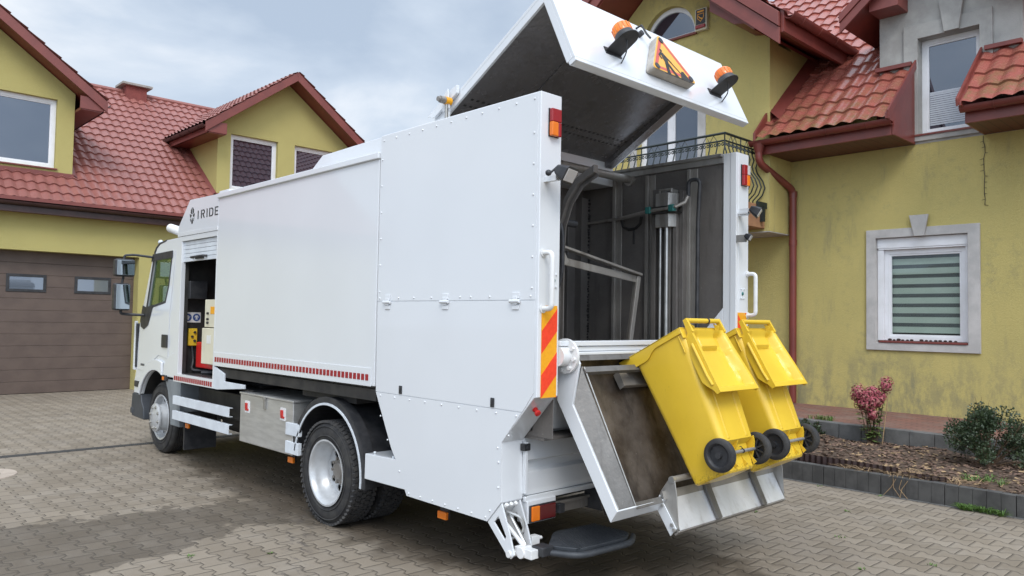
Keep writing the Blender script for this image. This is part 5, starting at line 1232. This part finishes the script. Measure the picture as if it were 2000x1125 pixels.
g = MB(); g.prism([(4.795, 1.208), (4.795, .968), (4.69, .966), (4.05, 1.02), (4.05, 1.06), (4.53, 1.062), (4.53, 1.14)], 'x', .001, .02); g.box(.02, .2, 4.62, 4.79, .968, .99); build('locker_gusset', g, GREYWHITE, T, bevel=.004)
cb = node('control_cabinet', T)
g = MB(); g.box(.12, .48, 4.9, 5.375, 1.61, 1.92); g.box(.10, .48, 4.9, 5.39, 1.20, 1.60); build('casing', g, CREAM, cb, bevel=.008)
g = MB(); g.box(.116, .121, 5.05, 5.21, 1.76, 1.84); build('label_plate', g, ORANGE, cb); g = MB()
for z in (1.70, 1.66, 1.765): g.cyl((.12, 5.27, z), (.10, 5.27, z), .014, n=8)
build('switch', g, BLACK, cb); g = MB(); g.box(.096, .101, 5.14, 5.24, 1.43, 1.52); build('notice', g, WHITE2, cb)
g = MB(); g.box(.2, .55, 5.2, 5.80, 1.13, 1.43); rb = build('red_case', g, REDMETAL, T, bevel=.015); g = MB(); g.box(.195, .2, 5.5, 5.56, 1.31, 1.36); build('case_label', g, DARK, rb)
g = MB(); g.box(.13, .235, 5.85, 5.893, 1.38, 1.585); pc = build('pendant_control', g, YELLOW, T, bevel=.01); g = MB()
for i, z in enumerate((1.54, 1.49, 1.44)): g.cyl((.20 - .03 * (i % 2), 5.85, z), (.20 - .03 * (i % 2), 5.835, z), .015, n=10)
build('button', g, BLACK, pc); g = MB(); g.tube(arc3([(.18, 5.87, 1.38), (.2, 5.86, 1.2), (.15, 5.8, 1.1), (.4, 5.6, 1.09)], .1), .014, 8); g.tube([(.2, 5.6, 1.08), (.35, 5.4, 1.09), (.2, 5.1, 1.08)], .02, 8); build('cable', g, BLACK, pc)
g = MB(); g.box(.08, .28, 5.888, 5.894, 1.655, 1.775); sp = build('safety_sign', g, WHITE2, T, smooth=False)
g = MB()
for x in (.13, .23): g.prism(circ(x, 1.715, .044, 24), 'y', 5.886, 5.8878)
build('blue_disc', g, BLUE, sp, smooth=False); g = MB()
def gl(x, pl): g.prism([(x + .03 * a_, 1.715 + .03 * b_) for a_, b_ in pl], 'y', 5.8850, 5.8858)
gl(.13, [(-.5, -.9), (.4, -.9), (.5, -.1), (.85, .2), (.7, .4), (.3, .2), (.3, .8), (-.5, .8)]); gl(.23, [(-.35, -.9), (-.1, -.9), (0, -.2), (.1, -.9), (.35, -.9), (.35, .3), (.7, -.1), (.85, .1), (.4, .8), (-.4, .8), (-.85, .1), (-.7, -.1), (-.35, .3)])
build('white_symbol', g, WHITE2, sp, smooth=False)
g = MB(); g.box(.09, .30, 5.75, 5.893, 1.93, 2.14); build('inner_box', g, BLACK, T, bevel=.01)
# lettering on the locker header
g = MB()
def let(strokes, y0, wd, z0=2.822, h=.094):
    for pl in strokes: g.prism([(y0 - a_ * wd, z0 + b_ * h) for a_, b_ in pl], 'x', -.0022, -.0004)
k = .17
def bar(a0, a1, b0, b1): return [(a0, b0), (a1, b0), (a1, b1), (a0, b1)]
let([bar(0, 1, 0, 1)], 5.362, .024)
let([bar(0, .24, 0, 1), bar(.34, .72, .86, 1), [(.72, 1), (.9, .92), (1, .78), (1, .62), (.9, .5), (.74, .44), (.74, .57), (.78, .62), (.78, .78), (.72, .86)], bar(.34, .74, .44, .57), [(.46, .42), (.70, .42), (1.02, 0), (.76, 0)]], 5.27, .105)
let([bar(0, 1, 0, 1)], 5.115, .024)
let([bar(0, .22, 0, 1), bar(.32, .66, .86, 1), bar(.32, .66, 0, .14), [(.66, 1), (.88, .92), (1, .75), (1, .25), (.88, .08), (.66, 0), (.66, .14), (.78, .3), (.78, .7), (.66, .86)]], 5.045, .110)
let([bar(0, .24, 0, 1), bar(.34, 1, .86, 1), bar(.34, .9, .43, .57), bar(.34, 1, 0, .14)], 4.895, .088)
build('lettering', g, DARK, lk, smooth=False)
g = MB()
def em(pl): g.prism([(5.52 - a_ * .10, 2.876 + b_ * .10) for a_, b_ in pl], 'x', -.0022, -.0004)
for s in (-1, 1):
    em([(s * .08, .95), (s * .45, .62), (s * .45, .30), (s * .08, .12)]); em([(s * .14, .03), (s * .72, .22), (s * .62, -.18), (s * .36, -.22)])
    em([(s * .08, -.12), (s * .33, -.36), (s * .30, -.72), (s * .08, -.95)]) if 0 else em([(s * .42, -.34), (s * .60, -.28), (s * .50, -.62), (s * .34, -.70)])
em([(0, -.22), (.24, -.62), (.16, -.95), (-.16, -.95), (-.24, -.62)])
build('emblem', g, DARK, lk, smooth=False)

# ---- cab
CX = .115; CX2 = W - .115
arcw = [(6.80 + .60 * math.cos(R(a_)), .44 + .60 * math.sin(R(a_))) for a_ in range(28, 118, 6)]
side = [(5.965, .975), (5.965, 2.665), (6.26, 2.68), (6.64, 2.672), (6.85, 2.645), (6.96, 2.60), (7.135, 2.406), (7.36, 1.93), (7.50, 1.63), (7.57, 1.10), (7.585, .97), (7.63, .86), (7.63, .70), (7.34, .70)] + arcw
win = [(6.395, 2.485), (7.02, 2.465), (7.12, 2.15), (7.23, 1.815), (6.575, 1.90), (6.475, 2.10)]
g = MB(); g.prism(side, 'x', CX, CX + .04, [win]); g.prism(side, 'x', CX2 - .04, CX2, [win])
prof = side[2:13]
for (a_, b_) in zip([side[1]] + prof, prof):
    nx, nz = (b_[1] - a_[1]), -(b_[0] - a_[0]); L_ = math.hypot(nx, nz); nx, nz = nx / L_ * .03, nz / L_ * .03
    if a_ == (6.96, 2.60) or a_ == (7.135, 2.406) or a_ == (7.36, 1.93): continue
    g.add([(x, a_[0], a_[1]) for x in (CX + .0405, CX2 - .0405)] + [(x, b_[0], b_[1]) for x in (CX + .0405, CX2 - .0405)] + [(x, a_[0] + nx, a_[1] + nz) for x in (CX + .0405, CX2 - .0405)] + [(x, b_[0] + nx, b_[1] + nz) for x in (CX + .0405, CX2 - .0405)],
          [(0, 1, 3, 2), (4, 6, 7, 5), (0, 4, 5, 1), (2, 3, 7, 6)])
g.box(CX + .041, CX2 - .041, 5.97, 6.0, 1.0, 2.65); g.box(CX + .041, CX2 - .041, 6.0, 7.5, 1.05, 1.08)
cab_ = build('cab_shell', g, WHITE, T, bevel=.010)
g = MB(); g.add([(CX + .05, 6.965, 2.59), (CX2 - .05, 6.965, 2.59), (CX2 - .05, 7.49, 1.65), (CX + .05, 7.49, 1.65), (CX + .05, 7.14, 2.39), (CX2 - .05, 7.14, 2.39)], [(0, 1, 5, 4), (4, 5, 2, 3)]); build('windshield', g, GLASS, T, solid=False)
g = MB(); g.prism([(6.30, 2.535), (7.0, 2.515), (7.10, 2.40), (7.33, 1.90), (7.44, 1.64), (7.515, 1.02), (7.25, 1.0), (7.05, 1.11), (6.75, 1.235), (6.44, 1.20), (6.42, 1.77), (6.36, 2.1)], 'x', CX - .007, CX - .0005, [win]); door_ = build('cab_door', g, WHITE, T, bevel=.004)
g = MB(); g.prism(win, 'x', CX + .018, CX + .022); build('door_window', g, GLASS, door_, smooth=False)
g = MB(); g.prism(win, 'x', CX2 - .022, CX2 - .018); build('door_window', g, GLASS, T, smooth=False)
g = MB(); wi = [(6.40 + (a_ - 6.75) * 0 + (a_ - 6.75) * .93 + .35, 2.17 + (b_ - 2.17) * .93) for a_, b_ in win]; wo = [(6.75 + (a_ - 6.75) * 1.06, 2.17 + (b_ - 2.17) * 1.05) for a_, b_ in win]
g.prism(wo, 'x', CX - .011, CX - .0075, [[(6.75 + (a_ - 6.75) * .95, 2.17 + (b_ - 2.17) * .95) for a_, b_ in win]])
g.prism([(6.37, 2.53), (7.05, 2.515), (7.10, 2.42), (7.03, 2.425), (6.37, 2.44)], 'x', CX - .018, CX - .0115)
g.prism([(6.98, 1.865), (7.25, 1.835), (7.37, 1.86), (7.45, 1.66), (7.42, 1.58), (7.30, 1.545), (7.15, 1.60)], 'x', CX - .014, CX - .0112)
build('window_trim', g, BLACK, door_, bevel=.002)
g = MB(); g.box(CX - .024, CX - .0072, 6.44, 6.63, 1.335, 1.495); build('door_handle', g, BLACK, door_, bevel=.012)
g = MB()
for y in (7.36, 7.31, 7.26): g.box(CX - .009, CX - .0072, y - .018, y + .018, 1.07, 1.098)
build('badge', g, DARK, door_, smooth=False)
g = MB(); oA = [(6.80 + .60 * math.cos(R(a_)), .44 + .60 * math.sin(R(a_))) for a_ in range(24, 119, 5)]; oB = [(6.76 + .70 * math.cos(R(a_)), .46 + .72 * math.sin(R(a_))) for a_ in range(28, 112, 6)]
g.prism(oA + [(6.30, 1.235), (6.20, 1.275), (5.97, 1.285), (5.97, .976), (6.51, .976)][::1][:0] + oB[::-1], 'x', CX - .035, CX - .001); g.prism([(6.50, 1.128), (6.36, 1.235), (6.22, 1.28), (5.97, 1.285), (5.97, .985), (6.36, .985), (6.505, .995)], 'x', CX - .030, CX - .001); build('wheel_arch', g, WHITE, T, bevel=.012)
g = MB(); g.prism([(5.955, .965), (6.46, .955), (6.36, .82), (6.28, .62), (6.24, .42), (5.955, .42)], 'x', CX - .02, CX + .02); g.box(CX, .6, 5.955, 5.975, .42, .96); build('cab_mudguard', g, simple('grey_plastic', (.20, .22, .235), (.16, .175, .19), 6, .5), T, bevel=.01)
g = MB(); g.box(.14, .52, 5.90, 5.93, .16, .60); build('mud_flap', g, BLACK, T)
for i in range(1):
    g = MB(); g.prism([(6.80 + .605 * math.cos(R(a_)), .44 + .605 * math.sin(R(a_))) for a_ in range(20, 140, 6)] + [(6.80 + .625 * math.cos(R(a_)), .44 + .625 * math.sin(R(a_))) for a_ in range(134, 14, -6)], 'x', CX + .042, .65); build('arch_liner', g, DARK, T)
g = MB(); g.prism([(7.20, .375), (7.66, .390), (7.69, .52), (7.665, .695), (7.33, .695), (7.30, .60), (7.22, .52)], 'x', CX - .01, CX2 + .01); g.box(CX - .02, CX2 + .02, 7.60, 7.70, .42, .50); build('bumper', g, simple('bumper_grey', (.045, .05, .06), (.035, .04, .048), 6, .5), T, bevel=.015)
g = MB(); g.box(CX - .012, CX + .05, 7.36, 7.60, .78, .86); build('headlight', g, CLEARLENS if 0 else BLACK, T, bevel=.01)
g = MB(); g.box(CX - .045, CX + .0, 6.36, 6.50, .935, 1.005); ind = build('side_indicator', g, BLACK, T, bevel=.008); g = MB(); g.box(CX - .05, CX - .044, 6.42, 6.48, .945, .985); build('lens', g, AMBER, ind, bevel=.002)
g = MB(); g.box(CX - .02, CX + .03, 7.54, 7.60, 1.04, 1.62); build('corner_deflector', g, BLACK, T, bevel=.01); g = MB(); g.box(CX - .03, CX + .01, 7.575, 7.625, 1.0, 1.65); build('corner_panel', g, WHITE, T, bevel=.012)
g = MB(); g.box(.3, .8, 6.1, 6.25, 1.2, 2.2); g.box(.3, .8, 6.1, 6.6, 1.08, 1.45); g.box(1.7, 2.2, 6.1, 6.25, 1.2, 2.2); g.box(1.7, 2.2, 6.1, 6.6, 1.08, 1.45); g.box(.17, 2.35, 7.05, 7.38, 1.08, 1.85); build('cab_interior', g, SEAT, T, bevel=.03)
g = MB(); g.lathe([(0, .20), (.018, .215), (.036, .20), (.018, .185)], (.55, 7.0, 1.85), (0, -.6, .8), 24, True); build('steering_wheel', g, BLACK, T)
g = MB(); g.prism([(6.62, 2.68), (6.86, 2.655), (6.985, 2.605), (7.05, 2.54), (7.02, 2.50), (6.94, 2.585), (6.84, 2.63), (6.62, 2.66)], 'x', CX - .004, CX2 + .004); build('sun_visor', g, BLACK, T, bevel=.004)
g = MB(); g.sphere((CX + .02, 6.89, 2.665), .03, .05, .03); build('roof_marker', g, AMBER if 0 else GREYWHITE, T)
g = MB(); g.tube([(.33, 6.15, 2.70), (.26, 6.25, 2.73), (.20, 6.74, 2.84)], .056, 18, caps=False); g.tube([(.33, 6.15, 2.70), (.26, 6.25, 2.73), (.201, 6.70, 2.831)], .050, 18); g.mat(1); g.cyl((.2008, 6.702, 2.8314), (.2004, 6.704, 2.832), .0505, n=18); build('exhaust_stack', g, [WHITE2, BLACK], T)
MR = node('mirror', T); MR2 = node('mirror', T)
for p, z0, z1, x0, x1 in ((MR, 2.225, 2.455, -.255, -.01), (MR2, 1.785, 2.14, -.255, -.055)):
    g = MB(); g.box(x0, x1, 7.34, 7.47, z0, z1); build('housing', g, BLACK, p, bevel=.03)
    g = MB(); g.prism(rect(x0 + .02, x1 - .015, z0 + .02, z1 - .02), 'y', 7.331, 7.3395); build('mirror_glass', g, MIRROR, p, bevel=.003)
g = MB(); g.tube(arc3([(-.13, 7.42, 2.44), (-.13, 7.42, 2.505), (-.03, 7.36, 2.515), (.10, 7.03, 2.475)], .04), .016, 8); build('mirror_arm', g, BLACK, T); g = MB(); g.tube(arc3([(-.15, 7.42, 1.80), (-.15, 7.42, 1.745), (-.05, 7.40, 1.735), (.105, 7.30, 1.73)], .04), .018, 8); build('mirror_arm', g, BLACK, T); g = MB(); g.tube([(-.13, 7.42, 2.24), (-.15, 7.42, 2.12)], .016, 8); build('mirror_link', g, BLACK, T)

# ================================================================== wheelie bins
def make_bin(loc, label):
    t = bpy.data.objects.new('wheelie_bin', None); C.objects.link(t); tag(t, label, 'wheelie bin', 'yellow wheelie bins on the lifter'); ORG[t.name] = Vector((0, 0, 0))
    th = R(27.5); t.location = loc; t.rotation_euler = (-th, 0, 0); t.scale = (1, -1, 1) if 0 else (1, 1, 1)
    # local frame: x across, y from the wheel side (-) to the lip side (+), z up the bin
    def sec(z, hx, yf, yr, rc):
        pts = []
        for cx, cy, a0 in ((hx - rc, yf - rc, 0), (-hx + rc, yf - rc, 90), (-hx + rc, yr + rc, 180), (hx - rc, yr + rc, 270)):
            for k in range(5): a_ = R(a0 + 22.5 * k); pts.append((cx + rc * math.cos(a_), cy + rc * math.sin(a_), z))
        return pts
    def loft(g, secs, cap0=True, cap1=False):
        o = []; m = len(secs[0])
        for s_ in secs: o += s_
        fs = [(i * m + k, i * m + (k + 1) % m, (i + 1) * m + (k + 1) % m, (i + 1) * m + k) for i in range(len(secs) - 1) for k in range(m)]
        if cap0: fs.append(tuple(range(m - 1, -1, -1)))
        if cap1: fs.append(tuple((len(secs) - 1) * m + k for k in range(m)))
        g.add(o, fs)
    g = MB()
    S_ = [sec(.0, .175, -.01, -.245, .03), sec(.012, .185, .0, -.255, .035), sec(.06, .187, .003, -.262, .035), sec(.155, .192, .008, -.262, .035), sec(.185, .193, .010, -.330, .04), sec(.50, .208, .028, -.362, .045), sec(.80, .221, .045, -.392, .045), sec(.932, .226, .052, -.400, .045)]
    loft(g, S_ + [sec(.933, .220, .046, -.394, .045), sec(.5, .203, .022, -.356, .045), sec(.05, .183, .0, -.25, .035)], True, True)
    for x in (-.17, -.06, .06, .17): g.prism([(-.26, .155), (-.262, .03), (-.285, .02), (-.300, .05), (-.262, .15)] if 0 else [(-.258, .02), (-.286, .028), (-.262, .10)], 'x', x - .003, x + .003)
    # arched housings over the axle
    for sx in (-1, 1):
        ol = [(sx * .085 + .085 * math.cos(R(a_)), .15 + .065 * math.sin(R(a_))) for a_ in range(0, 181, 15)]
    for x0 in (-.195, .185): g.prism([(-.255, .185), (-.33, .19), (-.322, .155), (-.30, .115), (-.255, .06)], 'x', x0, x0 + .010)
    for x0 in (-.005,): g.prism([(-.255, .185), (-.33, .19), (-.30, .15), (-.255, .12)], 'x', x0, x0 + .01)
    # shallow stiffening ribs
    for x in (-.11, .11): g.add([(x - .012, -.331, .2), (x + .012, -.331, .2), (x + .012, -.392, .78), (x - .012, -.392, .78), (x - .008, -.337, .2), (x + .008, -.337, .2), (x + .008, -.398, .78), (x - .008, -.398, .78)], [(0, 1, 5, 4), (1, 2, 6, 5), (2, 3, 7, 6), (3, 0, 4, 7), (4, 5, 6, 7)])
    b = build('body', g, YELLOW, t, ang=30)
    g = MB(); m = 24
    for sx in (-1, 1):      # wavy side skirts of the rim
        up_, lo_ = [], []
        for k in range(m + 1):
            q = k / m; y = -.385 + q * .545; z1 = .945 - .0 * q; wv = .5 - .5 * math.cos(min(1, max(0, (.62 - q) / .22)) * math.pi)
            up_.append((y, z1 - .012 * (q - .5) ** 2)); lo_.append((y, .905 - .048 * (1 - wv)))
        x0, x1 = sorted((sx * .238, sx * .226)); g.prism(up_ + lo_[::-1], 'x', x0, x1)
    g.prism(rect(-.238, .238, -.395, .16), 'z', .935, .945, [rect(-.215, .215, -.375, .03)]); g.box(-.238, .238, .148, .16, .885, .935); g.box(-.238, .238, -.395, -.385, .87, .935)
    for x in (-.2, -.1, 0, .1, .2): g.prism([(.05, .86), (.148, .9), (.148, .934), (.05, .934)], 'x', x - .003, x + .003)
    g.box(-.232, -.224, -.36, -.352, .78, .90); g.box(.224, .232, -.36, -.352, .78, .90)
    build('rim', g, YELLOW, t, bevel=.003)
    # open lid hanging down behind
    LT = Vector((0, -.435, .985)); LB = Vector((0, -.485, .455)); dv = (LB - LT); Lh = dv.length; dv.normalize(); nv = Vector((0, dv.z, -dv.y)); nv = nv if nv.y < 0 else -nv
    def lp(x, s_, o_): return tuple(Vector((x, 0, 0)) + LT + dv * s_ + nv * o_)
    def smooth(a_, b_, v): v = min(1, max(0, (v - a_) / (b_ - a_))); return v * v * (3 - 2 * v)
    g = MB(); nu, nv_ = 34, 44; s0 = .085
    def lidp(i, j, off):
        s_ = s0 + (Lh - s0) * j / nv_; q = (s_ - s0) / (Lh - s0); hw = .205 + .032 * smooth(0, 1, q); x = hw * (2 * i / nu - 1)
        e_ = min((hw - abs(x)), (Lh - s_) * 1.0); dp_ = .060 * smooth(.028, .062, e_) * smooth(.02, .06, s_ - s0 + .02)
        hump = .030 * (smooth(.09, .12, s_) - smooth(.195, .20, s_)) * (1 - smooth(.09, .115, abs(x + .02)))
        sl_ = .020 * smooth(.145, .165, x) * (1 - smooth(.165, .185, x)) * smooth(.20, .24, s_) * (1 - smooth(.43, .47, s_))
        return lp(x, s_, off - dp_ + hump + sl_)
    m = (nu + 1) * (nv_ + 1)
    vs = [lidp(i, j, 0) for j in range(nv_ + 1) for i in range(nu + 1)] + [lidp(i, j, -.006) for j in range(nv_ + 1) for i in range(nu + 1)]
    id_ = lambda i, j: j * (nu + 1) + i
    fs = [(id_(i, j), id_(i + 1, j), id_(i + 1, j + 1), id_(i, j + 1)) for j in range(nv_) for i in range(nu)] + [(m + id_(i, j), m + id_(i, j + 1), m + id_(i + 1, j + 1), m + id_(i + 1, j)) for j in range(nv_) for i in range(nu)]
    bd_ = [(i, 0) for i in range(nu)] + [(nu, j) for j in range(nv_)] + [(i, nv_) for i in range(nu, 0, -1)] + [(0, j) for j in range(nv_, 0, -1)]
    for a_, b_ in zip(bd_, bd_[1:] + bd_[:1]): fs.append((id_(*a_), m + id_(*a_), m + id_(*b_), id_(*b_)))
    g.add(vs, fs)
    for sx in (-1, 1):      # deep side skirts of the lid
        pl = []
        for k in range(13): q = k / 12; pl.append((q, .004 + .060 * smooth(0, .15, q) * (1 - smooth(.72, 1.0, q)) + .012))
        A_ = [lp(sx * (.205 + .032 * smooth(0, 1, q)), s0 + (Lh - s0) * q, 0) for q, d_ in pl]; B_ = [lp(sx * (.203 + .032 * smooth(0, 1, q)), s0 + (Lh - s0) * q, -d_ - .014) for q, d_ in pl]; A2 = [lp(sx * (.199 + .032 * smooth(0, 1, q)), s0 + (Lh - s0) * q, 0) for q, d_ in pl]; B2 = [lp(sx * (.197 + .032 * smooth(0, 1, q)), s0 + (Lh - s0) * q, -d_ - .014) for q, d_ in pl]
        k_ = 13; g.add(A_ + B_ + A2 + B2, [(i, i + 1, k_ + i + 1, k_ + i) for i in range(12)] + [(2 * k_ + i, 3 * k_ + i, 3 * k_ + i + 1, 2 * k_ + i + 1) for i in range(12)] + [(k_ + i, k_ + i + 1, 3 * k_ + i + 1, 3 * k_ + i) for i in range(12)])
        g.tube([lp(sx * .219, .17, -.030), lp(sx * .232, .40, -.034), lp(sx * .235, .47, -.028)], .010, 8)
        x0, x1 = sorted((sx * .205, sx * .185)); v0 = [lp(x, s_, o_) for x in (x0, x1) for s_, o_ in ((.0, -.016), (.0, .012), (.10, .010), (.10, -.03))]
        g.add(v0, [(0, 1, 2, 3), (7, 6, 5, 4), (0, 4, 5, 1), (1, 5, 6, 2), (2, 6, 7, 3), (3, 7, 4, 0)])
    build('lid', g, YELLOW, t, ang=40)
    g = MB(); g.tube([lp(-.186, .012, .0), lp(.186, .012, .0)], .0165, 12); 
    for x in (-.15, .15): g.add([lp(x - .004, .02, -.02), lp(x + .004, .02, -.02), lp(x + .004, .095, -.03), lp(x - .004, .095, -.03), lp(x - .004, .06, .008), lp(x + .004, .06, .008)], [(0, 1, 2, 3), (0, 3, 4), (1, 5, 2), (3, 2, 5, 4), (0, 4, 5, 1)])
    build('handle', g, YELLOW, t)
    # wheels and axle
    AXY, AXZ = -.292, .112
    g = MB(); g.cyl((-.23, AXY, AXZ), (.23, AXY, AXZ), .0115, n=12); build('axle', g, STEEL, t)
    for sx in (-1, 1):
        p = bpy.data.objects.new('wheel', None); C.objects.link(p); p.parent = t; ORG[p.name] = Vector((0, 0, 0))
        xc = sx * .222; g = MB(); g.lathe([(-.022, .070), (-.027, .076), (-.027, .092), (-.020, .102), (-.006, .106), (.006, .106), (.020, .102), (.027, .092), (.027, .076), (.022, .070)], (xc, AXY, AXZ), (1, 0, 0), 40, True); build('tyre', g, RUBBER, p)
        g = MB(); g.lathe([(-.024, .072), (-.018, .066), (-.006, .062), (-.004, .02), (-.026, .019), (-.026, .001)], (xc, AXY, AXZ), (1, 0, 0), 32) if sx < 0 else g.lathe([(.024, .072), (.018, .066), (.006, .062), (.004, .02), (.026, .019), (.026, .001)], (xc, AXY, AXZ), (1, 0, 0), 32)
        s2 = -sx; g.lathe([(s2 * .024, .072), (s2 * .018, .064)], (xc, AXY, AXZ), (1, 0, 0), 32); g.lathe([(s2 * .002, .018), (s2 * .026, .017), (s2 * .026, .001)], (xc, AXY, AXZ), (1, 0, 0), 20)
        for k in range(8):
            an = k * math.pi / 4; d_ = Vector((0, math.cos(an), math.sin(an))); q = Vector((xc + s2 * .010, AXY, AXZ)); e_ = Vector((0, -d_.z, d_.y)); g.obox(q + d_ * .042, d_ * .026, e_ * .004, Vector((.010, 0, 0)))
        build('hub', g, BLACK, p)
    return t
t1 = make_bin((1.10, -.53, .70), 'nearer yellow wheelie bin with a black band on its handle, lid hanging open')
g = MB()
g.lathe([(-.007, .0168), (-.007, .020), (.007, .020), (.007, .0168)], (.055, -.4362, .973), (1, 0, 0), 14, True); build('handle_band', g, BLACK, t1); g = MB(); g.lathe([(-.005, .0118), (-.005, .016), (.005, .016), (.005, .0118)], (.05, -.292, .112), (1, 0, 0), 12, True); g.tube([(.05, -.30, .125), (.03, -.305, .14), (.01, -.31, .138)], .003, 5)
build('axle_tie', g, BLACK, t1)
def copy_tree(o, parent=None):
    c = o.copy(); C.objects.link(c)
    if parent: c.parent = parent
    for ch in o.children:
        if ch.name.startswith(('axle_tie', 'handle_band')): continue
        copy_tree(ch, c)
    return c
t2 = copy_tree(t1); t2.location = (1.80, -.53, .70); t2['label'] = 'second yellow wheelie bin, farther right on the lifter, with a plain handle'
